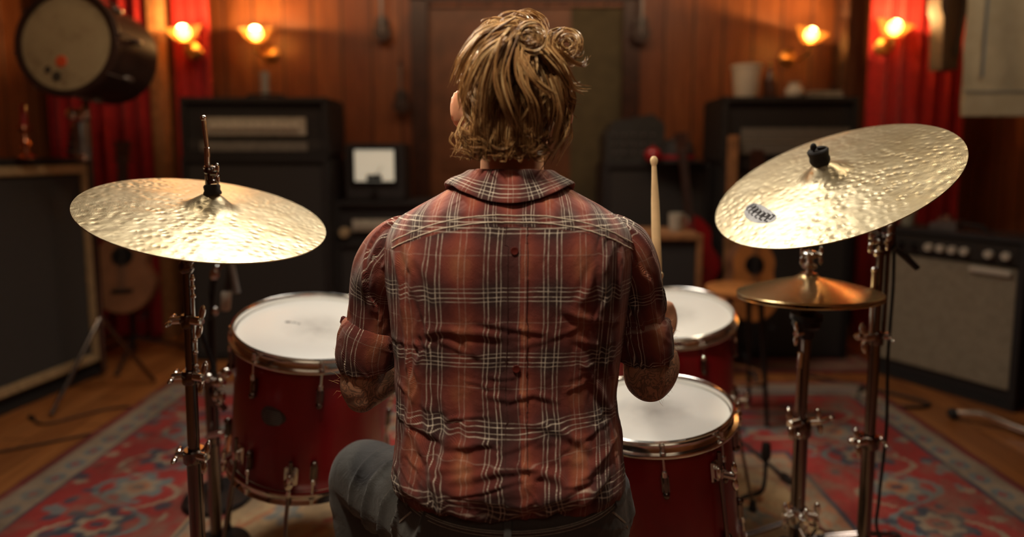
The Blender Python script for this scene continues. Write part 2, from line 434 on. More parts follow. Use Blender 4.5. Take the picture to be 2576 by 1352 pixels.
rug('persian_rug', -1.76, 1.80, .15, 2.96, .01, 'large red, blue and beige patterned rug under the drum kit', 3, PAL)
PAL2 = [(.30, .04, .03), (.10, .04, .04), (.30, .17, .11), (.22, .08, .06), (.30, .13, .08), (.36, .12, .06), (.16, .02, .02)]
rug('faded_rug', .55, 2.02, 3.10, 3.75, .015, 'smaller faded brownish red rug beyond the drum kit, by the far amplifiers', 5, PAL2)

# ------------------------------------------------------------------ curtains, posts, lamps
def curtain(name, x0, x1, y, z0, z1, label, folds, amp=.035, seed=0):
    r_ = random.Random(seed); n = int((x1 - x0) * 170); rows = 14; vs = []; fs = []
    ph = [r_.uniform(0, 6.28) for _ in range(3)]
    def off(t, zz):
        return amp * math.sin(t * folds * 2 * PI + ph[0] + .5 * math.sin(t * 5 + ph[1])) + amp * .4 * math.sin(t * folds * 4.6 * PI + ph[2] + zz)
    for side in (0, .006):
        for j in range(rows + 1):
            z = z0 + (z1 - z0) * j / rows
            for i in range(n + 1):
                t = i / n; vs.append((x0 + (x1 - x0) * t, y + off(t, j * .05) * (1 - .35 * j / rows) + side, z))
    k = (n + 1) * (rows + 1)
    for j in range(rows):
        for i in range(n):
            a = j * (n + 1) + i; fs.append((a, a + 1, a + n + 2, a + n + 1)); fs.append((a + k, a + n + 1 + k, a + n + 2 + k, a + 1 + k))
    b = [i for i in range(n + 1)] + [j * (n + 1) + n for j in range(1, rows + 1)] + [rows * (n + 1) + i for i in range(n - 1, -1, -1)] + [j * (n + 1) for j in range(rows - 1, 0, -1)]
    for i in range(len(b)):
        c, d_ = b[i], b[(i + 1) % len(b)]; fs.append((d_, c, c + k, d_ + k))
    o = thing(name, label, 'curtain', ((x0 + x1) / 2, y, z0))
    m = MB(); m.add(vs, fs); obj('drape', m, curtain_red, o, world=True, ang=80)
    m = MB(); m.cyl((x0 - .04, y, z1 + .02), (x1 + .04, y, z1 + .02), .014, 12)
    m.ell((x0 - .05, y, z1 + .02), (.025,) * 3); m.ell((x1 + .05, y, z1 + .02), (.025,) * 3); obj('curtain_rod', m, trim_m, o, world=True)
    return o
curtain('curtain', -2.86, -2.235, 3.72, .02, 2.68, 'wide red velvet curtain between the black corner cabinet and the wooden post', 6, seed=1)
curtain('curtain', -2.10, -1.87, 3.78, .02, 2.68, 'narrow red velvet curtain behind the lamp beside the wooden post', 3, .025, seed=2)
curtain('curtain', 2.20, 2.82, 3.72, .02, 2.68, 'red velvet curtain beside the hanging cream banner', 6, seed=3)
m = MB(); m.box((-2.165, 3.72, RZ / 2), (.075, .09, RZ), .008); struct('trim_2', m, tan_wood)
m = MB(); m.box((2.10, 3.90, RZ / 2), (.06, .09, RZ), .008); struct('trim_3', m, trim_m)

bulbs = []
def sconce(px, py, Y, wally, label, lean=0.0, k=1.0):
    c = P(px, py, Y); o = thing('wall_lamp', label, 'lamp', (c.x, wally, c.z - .06), group='glowing glass wall lamps')
    m = MB(); m.lathe([(0, -.02), (.045, -.02), (.055, -.012), (.05, 0), (.02, .01), (0, .012)], 24, (c.x, wally - .015, c.z - .09), Matrix.Rotation(PI / 2, 3, 'X')); obj('back_plate', m, brass, o, world=True)
    m = MB(); m.tube([(c.x, wally - .01, c.z - .09), (c.x, (wally + c.y) / 2, c.z - .13), (c.x, c.y, c.z - .10), (c.x, c.y, c.z - .055)], .008, 10); m.lathe([(0, -.065), (.022, -.06), (.028, -.045), (.02, -.035), (0, -.03)], 16, c); obj('arm', m, brass, o, world=True)
    R = Matrix.Rotation(lean, 3, 'Y') @ Matrix.Rotation(.25, 3, 'X')
    m = MB(); prof = [(.022, -.05), (.045, -.04), (.070, -.012), (.088, .018), (.105, .034), (.103, .037), (.085, .022), (.066, -.008), (.043, -.035), (.022, -.045)]
    m.lathe([(r * k, z * k) for r, z in prof], 40, c, R, closed=True); obj('glass_shade', m, amber_glass, o, world=True, ang=80)
    m = MB(); m.ell(c + Vector((0, -.012, .006)), (.038 * k, .036 * k, .040 * k)); obj('bulb', m, bulb_mat, o, world=True)
    bulbs.append(c)
sconce(464, 84, 3.60, 3.70, 'glowing wall lamp in front of the red curtain beside the wooden post', -.12)
sconce(645, 86, 3.78, 4.0, 'glowing wall lamp on the wood panelling above the tall black amplifier head')
sconce(2038, 90, 3.70, 4.0, 'glowing tilted wall lamp above the amplifier stack holding the cream pot', .3, .95)
sconce(2248, 72, 3.60, 3.70, 'glowing wall lamp in front of the red curtain nearest the cream banner', .22)

# ------------------------------------------------------------------ amplifiers and cabinets
def amp(name, label, cat, loc, rz, w, d_, h, frame=.03, grille=speaker_cloth, body=tolex, pipe=None, head=False, g=None, knobs=(), panels=(), strip=None, handle=True, group=None, z0=0.0, corners=True, feet=True):
    o = thing(name, label, cat, loc, (0, 0, rz), group)
    m = MB(); m.box((0, .01, h / 2), (w, d_ - .02, h), .012); 
    obj('cabinet', m, body, o)
    fy = -d_ / 2
    # raised lip round the front so that the cloth sits back
    m = MB()
    for (cx, cz, a, b) in ((0, h - frame / 2, w, frame), (0, frame / 2, w, frame), (-w / 2 + frame / 2, h / 2, frame, h - 2 * frame), (w / 2 - frame / 2, h / 2, frame, h - 2 * frame)):
        m.box((cx, fy + .008, cz), (a, .03, b), .004)
    obj('front_frame', m, body, o)
    gz0, gz1 = g if g else (frame, h - frame)
    if gz1 > gz0:
        m = MB(); m.box((0, fy + .012, (gz0 + gz1) / 2), (w - 2 * frame - .004, .01, gz1 - gz0 - .004), .003); obj('grille', m, grille, o)
        if pipe:
            pw = pipe[1]; m = MB(); x1 = w / 2 - frame - .002
            for (cx, cz, a, b) in ((0, gz1 - pw / 2, 2 * x1, pw), (0, gz0 + pw / 2, 2 * x1, pw), (-x1 + pw / 2, (gz0 + gz1) / 2, pw, gz1 - gz0 - 2 * pw), (x1 - pw / 2, (gz0 + gz1) / 2, pw, gz1 - gz0 - 2 * pw)):
                m.box((cx, fy - .002, cz), (a, .022, b), .005)
            obj('piping', m, pipe[0], o)
    for (x0, x1, za, zb, mt) in panels:
        m = MB(); m.box(((x0 + x1) / 2, fy - .004, (za + zb) / 2), (x1 - x0, .012, zb - za), .003); obj('control_panel', m, mt, o)
    for (x, z, r, mt) in knobs:
        m = MB(); m.lathe([(0, -.012), (r, -.012), (r, .004), (r * .85, .012), (0, .013)], 18, (x, fy - .022, z), Matrix.Rotation(PI / 2, 3, 'X'))
        m.box((x, fy - .036, z + r * .5), (.003, .004, r * .8)); obj('knob', m, mt, o)
    if strip:
        x0, x1, z, hh, mt = strip; m = MB(); m.box(((x0 + x1) / 2, fy - .006, z), (x1 - x0, .012, hh), .004); obj('name_strip', m, mt, o)
    if handle:
        m = MB(); hx = min(.11, w * .25); m.tube([(-hx, 0, h + .002), (-hx * .9, 0, h + .024), (0, 0, h + .03), (hx * .9, 0, h + .024), (hx, 0, h + .002)], .009, 8)
        for s in (-1, 1): m.box((s * hx, 0, h + .003), (.03, .03, .008), .002)
        obj('handle', m, black_rubber, o)
    if corners:
        for sx in (-1, 1):
            for z in (.012, h - .012): m = MB(); m.box((sx * (w / 2 - .012), fy + .012, z), (.03, .03, .03), .006); obj('corner_guard', m, black_plastic, o)
    return o

# corner cabinet by the left wall, facing the room
amp('speaker_cabinet', 'large black speaker cabinet with tan piped edge, turned sideways in the left corner', 'speaker cabinet',
    (-2.45, 2.77, 0), math.radians(78.5), .80, .36, 1.155, .03, pipe=(tan_piping, .045), g=(.08, 1.12), handle=False)
# tall stack on the left
kn = [(-.22 + i * .041, 1.367 - 1.157 - .045, .013, white_plastic) for i in range(12)]
amp('speaker_cabinet', 'tall black speaker cabinet under the amplifier head with the long pale panel', 'speaker cabinet', (-1.42, 3.48, 0), 0, .81, .36, 1.157, .03, handle=False)
amp('amplifier_head', 'wide black amplifier head with long pale knob panel, a wall lamp above it', 'amplifier',
    (-1.42, 3.48, 1.158), 0, .81, .33, .325, .03, knobs=kn, panels=((-.27, .285, .115, .215, aged_panel), (-.30, .29, .03, .085, grey_panel)), g=(.03, .1))
# middle stack
amp('speaker_cabinet', 'squat black cabinet lowest in the stack topped by the pale square meter', 'speaker cabinet', (-.74, 3.58, 0), 0, .56, .34, .665, .03, handle=False)
kn = [(-.14 + i * .04, .095, .011, aged_panel) for i in range(6)]
amp('amplifier_head', 'black amplifier head with short pale knob strip, directly under the pale square meter', 'amplifier',
    (-.74, 3.58, .666), 0, .56, .32, .235, .025, knobs=kn + [(-.225, .055, .03, tan_piping)], panels=((-.18, .20, .06, .13, aged_panel),), g=(.03, .05), handle=False)
o = thing('level_meter_box', 'small black box with a glowing pale square meter face on the short amplifier stack', 'meter box', (-.79, 3.56, .902))
m = MB(); m.box((0, 0, .165), (.34, .26, .33), .012); obj('housing', m, tolex, o)
m = MB()
for (cx, cz, a, b) in ((0, .305, .26, .02), (0, .105, .26, .02), (-.125, .2, .02, .2), (.125, .2, .02, .2)): m.box((cx, -.135, cz), (a, .02, b), .004)
obj('bezel', m, black_plastic, o)
screen_m = emis('meter_glass', (.85, .80, .62), .32)
m = MB(); m.box((0, -.132, .205), (.225, .01, .19), .004); obj('meter_face', m, screen_m, o)
m = MB(); m.box((0, -.139, .135), (.09, .006, .035), .01); m.cyl((0, -.139, .14), (.045, -.139, .2), .0025, 6); obj('needle', m, black_plastic, o)
m = MB(); m.lathe([(0, 0), (.02, 0), (.018, .02), (0, .022)], 16, (.0, -.13, .05), Matrix.Rotation(PI / 2, 3, 'X')); obj('knob', m, black_plastic, o)
# gear right of the player
amp('speaker_cabinet', 'black speaker cabinet by the far door with mixer, red ball and cap on top', 'speaker cabinet', (.84, 3.62, 0), 0, .62, .34, 1.12, .03, handle=False)
o = thing('mixing_desk', 'dark grey mixing box on the black cabinet beside the far door', 'mixer', (.71, 3.58, 1.121))
m = MB(); m.prism([(-.17, 0), (.17, 0), (.17, .22), (.10, .28), (-.12, .24), (-.17, .16)], -.12, .12); obj('housing', m, simple('dark_grey_metal', (.035, .035, .032), .5, nscale=30), o, ang=30)
m = MB()
for i in range(5):
    for j in range(3): m.lathe([(0, 0), (.009, 0), (.008, .014), (0, .015)], 10, (-.12 + i * .055, -.12, .06 + j * .05), Matrix.Rotation(PI / 2, 3, 'X'))
obj('knob_rows', m, steel_grey, o)
tag(obj('red_ball', MB().ell((0, 0, 0), (.048, .048, .045)).lathe([(0, .0), (.012, .0), (.012, .012), (0, .014)], 12, (0, 0, .04)), red_lacquer_item, origin=None), 'small red round bell on a flat black cap among the gear by the door', 'bell').location = (.86, 3.46, 1.262)
o = thing('flat_cap', 'black brimmed hat on the cabinet under the red bell by the far door', 'hat', (.96, 3.50, 1.121))
m = MB(); m.lathe([(.0, .135), (.05, .138), (.085, .12), (.10, .07), (.105, .02), (.15, .008), (.165, .002), (.16, .0), (0, .0)], 32, (0, 0, 0)); obj('crown', m, black_rubber, o, ang=70)
m = MB(); m.lathe([(.104, .02), (.108, .022), (.1055, .045), (.102, .045)], 32, (0, 0, 0), closed=True); obj('hat_band', m, red_lacquer_item, o)
bpy.data.objects['red_ball'].location = (.80, 3.40, 1.166); 
amp('speaker_cabinet', 'low black cabinet with orange wood frame between the drummer and the hi-hat', 'speaker cabinet', (.755, 3.10, 0), .0, .40, .30, .775, .03, body=tan_wood, handle=False, corners=False)
o = thing('mug', 'pale mug on top of the low cabinet with the orange wood frame', 'mug', (.86, 3.10, .776))
m = MB(); m.lathe([(0, 0), (.034, 0), (.038, .02), (.040, .09), (.037, .09), (.034, .012), (0, .01)], 28); obj('cup', m, aged_panel, o, ang=60)
m = MB(); m.tube([(.038, 0, .072), (.062, 0, .066), (.064, 0, .04), (.037, 0, .025)], .005, 8); obj('handle', m, aged_panel, o)

def guitar_outline(s, neck=True):
    pts = []
    for i in range(48):
        a = 2 * PI * i / 48; y = math.cos(a); x = math.sin(a)
        wv = .5 + .5 * y      # 1 = upper end
        r = .19 * (1 - wv) + .14 * wv; waist = 1 - .26 * math.exp(-((y - .15) / .28) ** 2)
        pts.append((x * r * waist * s, (y * .24) * s))
    return pts
def guitar(name, label, loc, R, s, top, side, acoustic=True, group=None):
    o = thing(name, label, 'guitar', loc, R=R, group=group); pts = guitar_outline(s); dd = .10 * s if acoustic else .045 * s
    m = MB(); m.prism([(x, z + .24 * s) for x, z in pts], -dd / 2, dd / 2); obj('body', m, side, o, ang=50)
    m = MB(); m.prism([(x * .97, z * .97 + .24 * s) for x, z in pts], -dd / 2 - .004, -dd / 2 + .002); obj('soundboard', m, top, o, ang=50)
    m = MB(); m.box((0, -dd / 2 + .004, .47 * s + .18 * s), (.05 * s, .022 * s, .42 * s), .004); obj('neck', m, trim_m, o)
    m = MB(); m.prism([(-.028 * s, .86 * s), (.028 * s, .86 * s), (.038 * s, 1.0 * s), (-.038 * s, 1.0 * s)], -dd / 2 - .004, -dd / 2 + .012)
    for k in range(3):
        for sx in (-1, 1): m.cyl((sx * .03 * s, -dd / 2 + .004, (.89 + k * .04) * s), (sx * .055 * s, -dd / 2 + .004, (.89 + k * .04) * s), .006 * s, 8)
    obj('headstock', m, trim_m, o)
    if acoustic:
        m = MB(); m.lathe([(.048 * s, -.002), (.056 * s, -.002), (.056 * s, .002), (.048 * s, .002)], 28, (0, -dd / 2 - .006, .33 * s), Matrix.Rotation(PI / 2, 3, 'X'), closed=True); m.lathe([(0, 0), (.047 * s, 0)], 28, (0, -dd / 2 - .0055, .33 * s), Matrix.Rotation(PI / 2, 3, 'X'))
        obj('sound_hole', m, black_plastic, o)
    else:
        m = MB()
        for z in (.2, .3): m.box((0, -dd / 2 - .008, z * s), (.085 * s, .012, .03 * s), .004)
        obj('pickup', m, black_plastic, o)
    m = MB(); m.box((0, -dd / 2 - .009, .13 * s), (.11 * s, .012, .02 * s), .003); obj('bridge', m, black_plastic, o)
    m = MB()
    for k in range(6): m.tube([(-.02 * s + k * .008 * s, -dd / 2 - .016, .13 * s), (-.018 * s + k * .0072 * s, -dd / 2 - .014, .9 * s)], .0009, 4)
    obj('strings', m, steel_grey, o)
    return o
red_gtr = simple('red_guitar_finish', (.24, .008, .010), .3, coat=.5, nscale=8, nvar=.2)
tan_gtr = simple('amber_spruce', (.52, .20, .055), .35, coat=.4, nscale=10, nvar=.2)
tan_gtr2 = simple('tan_mahogany', (.24, .105, .05), .45, nscale=10, nvar=.2)
guitar('electric_guitar', 'dark red electric guitar leaning against the cabinet by the far door', (1.02, 3.24, .42), Matrix.Rotation(-.10, 3, 'Y') @ Matrix.Rotation(-.12, 3, 'X'), .88, red_gtr, red_gtr, False)
o = thing('guitar_stool', 'low black box under the dark red electric guitar', 'box', (1.06, 3.24, 0))
m = MB(); m.box((0, 0, .21), (.20, .22, .40), .01); obj('box_body', m, tolex, o); m = MB(); m.box((0, 0, .412), (.21, .23, .012), .004); obj('lid', m, black_plastic, o)
guitar('acoustic_guitar', 'amber acoustic guitar standing beyond the hi-hat, in front of the far stack', (1.24, 3.06, .30), Matrix.Rotation(.05, 3, 'Z') @ Matrix.Rotation(-.14, 3, 'X') @ Matrix.Rotation(.06, 3, 'Y'), .9, tan_gtr, tan_gtr2)
guitar('acoustic_guitar', 'tan acoustic guitar on a black stand below the left crash cymbal, beside the red curtain', (-2.13, 3.22, .30), Matrix.Rotation(.25, 3, 'Z') @ Matrix.Rotation(-.16, 3, 'X'), .95, tan_gtr2, tan_gtr2)
def gstand(name, label, loc, rz, h):
    o = thing(name, label, 'guitar stand', loc, (0, 0, rz))
    m = MB(); m.cyl((0, .12, .05), (0, .12, h + .34), .012, 10); obj('post', m, black_plastic, o)
    for a in (-PI / 2, PI / 6, 5 * PI / 6):
        m = MB(); m.tube([(0, .12, .14), (.26 * math.cos(a), .12 + .26 * math.sin(a), .012)], .009, 8); m.ell((.26 * math.cos(a), .12 + .26 * math.sin(a), .012), (.013, .013, .012), 10, 6); obj('leg', m, black_plastic, o)
    m = MB(); m.tube([(-.10, -.07, h + .0), (-.10, .0, h - .012), (-.08, .12, h - .01), (.08, .12, h - .01), (.10, .0, h - .012), (.10, -.07, h)], .007, 8); obj('cradle', m, black_rubber, o)
gstand('guitar_stand', 'black stand holding the tan acoustic guitar below the left crash cymbal', (-2.13, 3.20, 0), .25, .285)
gstand('guitar_stand', 'black stand holding the amber acoustic guitar beyond the hi-hat', (1.24, 3.04, 0), .05, .285)
# far right stack
amp('speaker_cabinet', 'tall black cabinet under the amplifier head that carries the cream pot', 'speaker cabinet', (1.53, 3.48, 0), 0, .745, .36, 1.12, .03, handle=False)
amp('amplifier_head', 'black amplifier head with two grey bands, carrying the cream pot and small jar', 'amplifier',
    (1.53, 3.48, 1.121), 0, .745, .34, .365, .03, panels=((-.27, .33, .125, .195, grey_panel), (-.27, .33, .05, .115, grey_panel)), g=(.0, .0), strip=(-.27, .33, .12, .008, aged_panel), handle=False)
o = thing('wooden_box', 'narrow orange wooden strip box standing at the left end of the far right stack', 'box', (1.205, 3.27, 0))
m = MB(); m.box((0, 0, .64), (.05, .04, 1.27), .004); obj('upright', m, tan_wood, o); m = MB(); m.box((0, 0, .01), (.10, .07, .02), .003); obj('foot', m, tan_wood, o)
o = thing('lamp_shade_pot', 'cream tapered pot on the far right amplifier head', 'pot', (1.337, 3.46, 1.487))
m = MB(); m.lathe([(0, 0), (.055, 0), (.066, .03), (.078, .17), (.080, .185), (.076, .185), (.062, .04), (.05, .012), (0, .01)], 36); obj('pot_wall', m, white_plastic, o, ang=60)
m = MB(); m.lathe([(.079, .17), (.084, .174), (.084, .188), (.079, .19), (.076, .188), (.076, .172)], 36, closed=True); obj('rim', m, white_plastic, o)
o = thing('jar', 'small round pale jar on the far right amplifier head beneath the tilted lamp', 'jar', (1.606, 3.44, 1.487))
m = MB(); m.lathe([(0, 0), (.035, 0), (.05, .02), (.048, .055), (.03, .07), (.03, .078), (0, .078)], 28); obj('glass_body', m, white_plastic, o, ang=60)
m = MB(); m.lathe([(0, .078), (.033, .078), (.033, .09), (0, .092)], 28); obj('lid', m, aged_panel, o)
o = thing('bottle', 'dim brown bottle between the cream pot and the small jar', 'bottle', (1.49, 3.50, 1.487))
m = MB(); m.lathe([(0, 0), (.034, 0), (.038, .02), (.038, .11), (.015, .15), (.013, .19), (0, .19)], 24); obj('bottle_glass', m, simple('brown_glass', (.10, .045, .03), .15), o, ang=60)
m = MB(); m.lathe([(0, .19), (.016, .19), (.016, .205), (0, .206)], 16); obj('cap', m, brass, o)
for k in range(2):
    o = thing('notebook', ['flat pale notebook lying under another on the far right amplifier head', 'topmost pale notebook of the two beside the small jar'][k], 'notebook', (1.76, 3.45, 1.487 + k * .021), (0, 0, .05 * k))
    m = MB(); m.box((0, 0, .010), (.19 - .02 * k, .14, .014), .001); obj('pages', m, aged_panel, o); m = MB(); m.box((0, 0, .0015), (.195 - .02 * k, .145, .003)); m.box((0, 0, .0185), (.195 - .02 * k, .145, .003)); obj('cover', m, grey_panel, o)
# small things left stack
o = thing('glass_vase', 'slim grey glass vase on the wide amplifier head below a wall lamp', 'vase', (-1.43, 3.5, 1.484))
bpy.data.objects['amplifier_head']
m = MB(); m.lathe([(0, 0), (.022, 0), (.026, .03), (.024, .10), (.028, .16), (.025, .16), (.02, .10), (.02, .02), (0, .015)], 24); obj('vessel', m, simple('grey_glass', (.30, .28, .25), .2), o, ang=60)
m = MB(); m.lathe([(0, 0), (.032, 0), (.032, .006), (0, .008)], 24); obj('base', m, steel_grey, o)

# stored drum on a chrome stand above the corner cabinet
dc = P(168, 108, 2.62)
RD = Matrix.Rotation(math.radians(-4), 3, 'Z') @ Matrix.Rotation(math.radians(84), 3, 'X')      # local z looks at the player side
RD = RD @ Matrix.Rotation(math.radians(10), 3, 'Z')
o = thing('stored_drum', 'old dark drum with a yellowed skin and orange spot, held above the corner cabinet', 'drum', dc, R=RD)
darkwood = simple('dark_drum_shell', (.035, .016, .011), .45, nscale=9, nvar=.4)
skin = Mat('yellowed_skin'); v = skin.coord(); skin.base(skin.ramp(skin.noise(9, 5, v, .6), [(.25, (.22, .14, .07)), (.45, (.42, .31, .17)), (.75, (.47, .36, .20))])); skin.set(Roughness=.6)
m = MB(); m.lathe([(.205, -.28), (.215, -.28), (.215, -.01), (.205, -.01)], 48, closed=True); m.lathe([(0, -.27), (.205, -.27)], 48); obj('shell', m, darkwood, o)
m = MB(); m.lathe([(0, 0.002), (.15, .002), (.205, 0), (.207, -.012), (0, -.012)], 48); obj('drumhead', m, skin.m, o)
m = MB(); m.lathe([(.206, -.02), (.232, -.02), (.236, .0), (.230, .012), (.206, .010)], 48, closed=True); obj('hoop', m, darkwood, o)
for k in range(8):
    m = MB(); a = k * PI / 4; m.cyl((.236 * math.cos(a), .236 * math.sin(a), .01), (.236 * math.cos(a), .236 * math.sin(a), -.12), .004, 8); m.ell((.225 * math.cos(a), .225 * math.sin(a), -.13), (.014, .014, .03), 10, 8); obj('tension_rod', m, steel_grey, o)
m = MB(); m.lathe([(0, .006), (.024, .0055), (.026, .003), (0, .003)], 24, (-.035, -.075, 0)); obj('painted_spot', m, simple('orange_paint', (.75, .10, .03), .5), o, label='orange round spot')
m = MB(); m.lathe([(0, .005), (.022, .0045), (0, .003)], 14, (-.065, -.135, 0)); m.lathe([(0, .005), (.016, .0045), (0, .003)], 14, (-.10, -.10, 0)); obj('smudge', m, simple('smudge_ink', (.06, .045, .03), .7), o)
o = thing('drum_rack_stand', 'chrome stand rising beside the corner cabinet that carries the old yellowed drum', 'stand', (-2.02, 2.86, 0))
q = P(158, 330, 2.70)
m = MB(); m.cyl((q.x, 2.86, .12), (q.x, 2.86, 1.50), .014, 14); m.cyl((q.x, 2.86, 1.50), (dc.x, dc.y + .18, dc.z - .20), .012, 12); obj('pole', m, darkchrome, o, world=True)
m = MB(); m.lathe([(0, 0), (.032, 0), (.034, .02), (.034, .15), (.028, .17), (0, .17)], 24, (q.x, 2.82, 1.16)); obj('sleeve', m, steel_grey, o, world=True)
m = MB(); m.lathe([(0, 0), (.038, .004), (.040, .03), (.02, .05), (0, .05)], 20, (q.x, 2.82, 1.335)); m.ell((q.x - .02, 2.79, 1.36), (.026, .02, .026)); m.ell((q.x + .035, 2.80, 1.37), (.018, .016, .03)); obj('clamp', m, chrome, o, world=True)
m = MB(); m.lathe([(0, 0), (.036, 0), (.036, .03), (0, .032)], 20, (q.x, 2.82, 1.145)); obj('lower_ring', m, chrome, o, world=True)
for a in (.3, 2.4, 4.5):
    m = MB(); m.tube([(q.x, 2.86, .38), (q.x + .20 * math.cos(a), 2.86 + .30 * math.sin(a), .015)], .010, 8); obj('leg', m, darkchrome, o, world=True)
o.location = (q.x, 2.86, 0)
for ch in [x for x in COL.objects if x.parent == o]: ch.location.x -= q.x + 2.02
# little things on the corner cabinet
def ontop(x, y): return (x, y, 1.156)
q = P(66, 380, 2.75)
o = thing('copper_candlestick', 'slim copper candlestick with a red candle on the corner cabinet', 'candlestick', ontop(q.x, 2.75))
m = MB(); m.lathe([(0, 0), (.04, 0), (.042, .006), (.015, .02), (.012, .05), (.024, .065), (.012, .08), (.012, .12), (.028, .135), (.026, .15), (0, .15)], 24); obj('stem', m, simple('copper', (.60, .25, .14), .22, 1), o)
m = MB(); m.lathe([(0, .15), (.014, .15), (.013, .24), (.008, .246), (0, .247)], 16); obj('candle', m, red_lacquer_item, o)
q = P(225, 385, 2.95)
o = thing('microphone', 'black ringed microphone leaning on the far corner of the corner cabinet', 'microphone', (-2.245, 3.04, 1.166), (0, .26, 0))
m = MB(); m.lathe([(0, 0), (.012, 0), (.016, .10), (.018, .12), (0, .12)], 16); obj('body', m, black_plastic, o)
m = MB()
for z in (.02, .06, .10): m.lathe([(.014, z), (.020, z), (.020, z + .012), (.014, z + .012)], 16, closed=True)
obj('ring', m, steel_grey, o)
m = MB(); m.ell((0, 0, .145), (.026, .026, .028)); obj('grille', m, simple('copper_mesh', (.4, .2, .15), .3, 1), o)
# banner
o = thing('hanging_banner', 'cream cloth banner hanging beside the right red curtain', 'banner', (2.66, 3.0, 1.36))
vs = []; n = 40; rr = 22
m = MB()
for side in (0, .004):
    for j in range(rr + 1):
        for i in range(n + 1):
            x = 2.235 + .80 * i / n; z = 1.36 + 1.32 * j / rr; vs.append((x, 3.0 + .012 * math.sin(i * .5 + j * .2) * (1 - j / rr) + .004 * math.sin(j * 1.3) + side, z + .01 * math.sin(i * .12)))
k = (n + 1) * (rr + 1); fs = []
for j in range(rr):
    for i in range(n):
        a = j * (n + 1) + i; fs += [(a, a + 1, a + n + 2, a + n + 1), (a + k, a + n + 1 + k, a + n + 2 + k, a + 1 + k)]
m.add(vs, fs); obj('cloth', m, banner_cloth, o, world=True, ang=80)
m = MB(); m.box((2.635, 2.996, 1.42), (.80, .012, .12), .004); obj('hem', m, banner_cloth, o, world=True)
m = MB(); m.box((2.635, 2.985, 1.482), (.80, .004, .006)); m.box((2.31, 2.978, 2.0), (.012, .004, .9), .001); m.box((2.70, 2.978, 2.1), (.006, .004, .7), .001); obj('woven_line', m, simple('faded_blue_thread', (.20, .24, .27), .8), o, world=True, label='faded grey-blue woven lines')
m = MB(); m.cyl((2.21, 3.0, 2.69), (3.06, 3.0, 2.69), .016, 12); obj('hanging_rod', m, trim_m, o, world=True)
# gig bag on the right curtain
q = P(2352, 60, 3.45)
o = thing('gig_bag', 'long dark instrument bag hanging in front of the right red curtain', 'bag', (q.x, 3.36, q.z - .30))
poly = [(-.05, -.30), (.05, -.30), (.06, 0), (.085, .06), (.11, .25), (.10, .45), (.06, .56), (-.06, .56), (-.10, .45), (-.085, .25), (-.08, .06), (-.06, 0)]
m = MB(); m.prism([(x * .9, z * .9 + .3) for x, z in poly], -.05, .05); obj('bag_body', m, simple('brown_black_nylon', (.03, .02, .018), .7, nscale=20), o, ang=50)
m = MB(); m.tube([(.02, -.07, .10), (.035, -.085, .35), (.02, -.07, .62)], .012, 8); obj('strap', m, black_rubber, o)
m = MB(); m.tube([(0, 0, .80), (0, .02, .88), (0, .36, .90)], .006, 8); obj('hook', m, brass, o)
# small hung instruments on the panelling
for (px, py, s, lab) in ((962, 40, .34, 'small dark ukulele hung high on the wall over the short amplifier stack'), (1010, 225, .34, 'small dark ukulele hung low beside the door frame, above the meter box'), (1612, 45, .36, 'small dark ukulele hung on the wall on the far side of the door')):
    q = P(px, py, 3.93); ww = simple('dark_varnish', (.045, .022, .016), .4) if 'dark_varnish' not in bpy.data.materials else bpy.data.materials['dark_varnish']
    guitar('ukulele', lab, (q.x, 3.93, q.z - .16), Matrix.Identity(3), s, ww, ww, group='ukuleles hung on the back wall')
# right combo amplifier
th = math.radians(-56.6)
kn = [(x, .715, .019, silver) for x, silver in [(-.07, white_plastic), (-.02, white_plastic), (.03, white_plastic), (.08, white_plastic), (.175, white_plastic), (.24, white_plastic)]]
kn += [(x, .715, .017, black_plastic) for x in (-.26, -.20, -.14)]
amp('guitar_amplifier', 'black combo amplifier with silvery grille cloth and a row of pale knobs', 'amplifier',
    (2.234, 2.95, 0), th, .62, .28, .80, .028, grille=silver_grille, g=(.09, .66), knobs=kn, panels=((-.285, .285, .672, .765, simple('panel_black', (.03, .028, .025), .4)),), strip=(.10, .26, .635, .03, white_plastic))
m = MB(); Rr = Euler((0, 0, th)).to_matrix()
amp_base = Vector((2.234, 2.95, .801))
q = amp_base + Rr @ Vector((-.05, -.02, 0))
o = thing('effects_pedal', 'small chrome effects box on top of the silver-fronted amplifier', 'pedal', q, (0, 0, th))
m = MB(); m.prism([(-.06, 0), (.06, 0), (.055, .045), (-.055, .03)], -.05, .05); obj('case', m, steel_grey, o, ang=30)
m = MB(); m.lathe([(0, 0), (.022, 0), (.02, .03), (0, .032)], 16, (.0, 0, .04)); m.lathe([(0, 0), (.012, 0), (.012, .02), (0, .022)], 16, (-.04, .02, .035)); obj('footswitch', m, chrome, o)
q = amp_base + Rr @ Vector((-.225, -.03, 0))
o = thing('tumbler', 'pale frosted tumbler on the near-left end of the silver-fronted amplifier', 'cup', q)
m = MB(); m.lathe([(0, 0), (.028, 0), (.036, .075), (.033, .075), (.026, .008), (0, .006)], 24); obj('cup_wall', m, simple('frosted_cup', (.34, .33, .25), .4), o, ang=60)
m = MB(); m.lathe([(.034, .073), (.038, .075), (.036, .08), (.032, .078)], 24, closed=True); obj('rim', m, aged_panel, o)
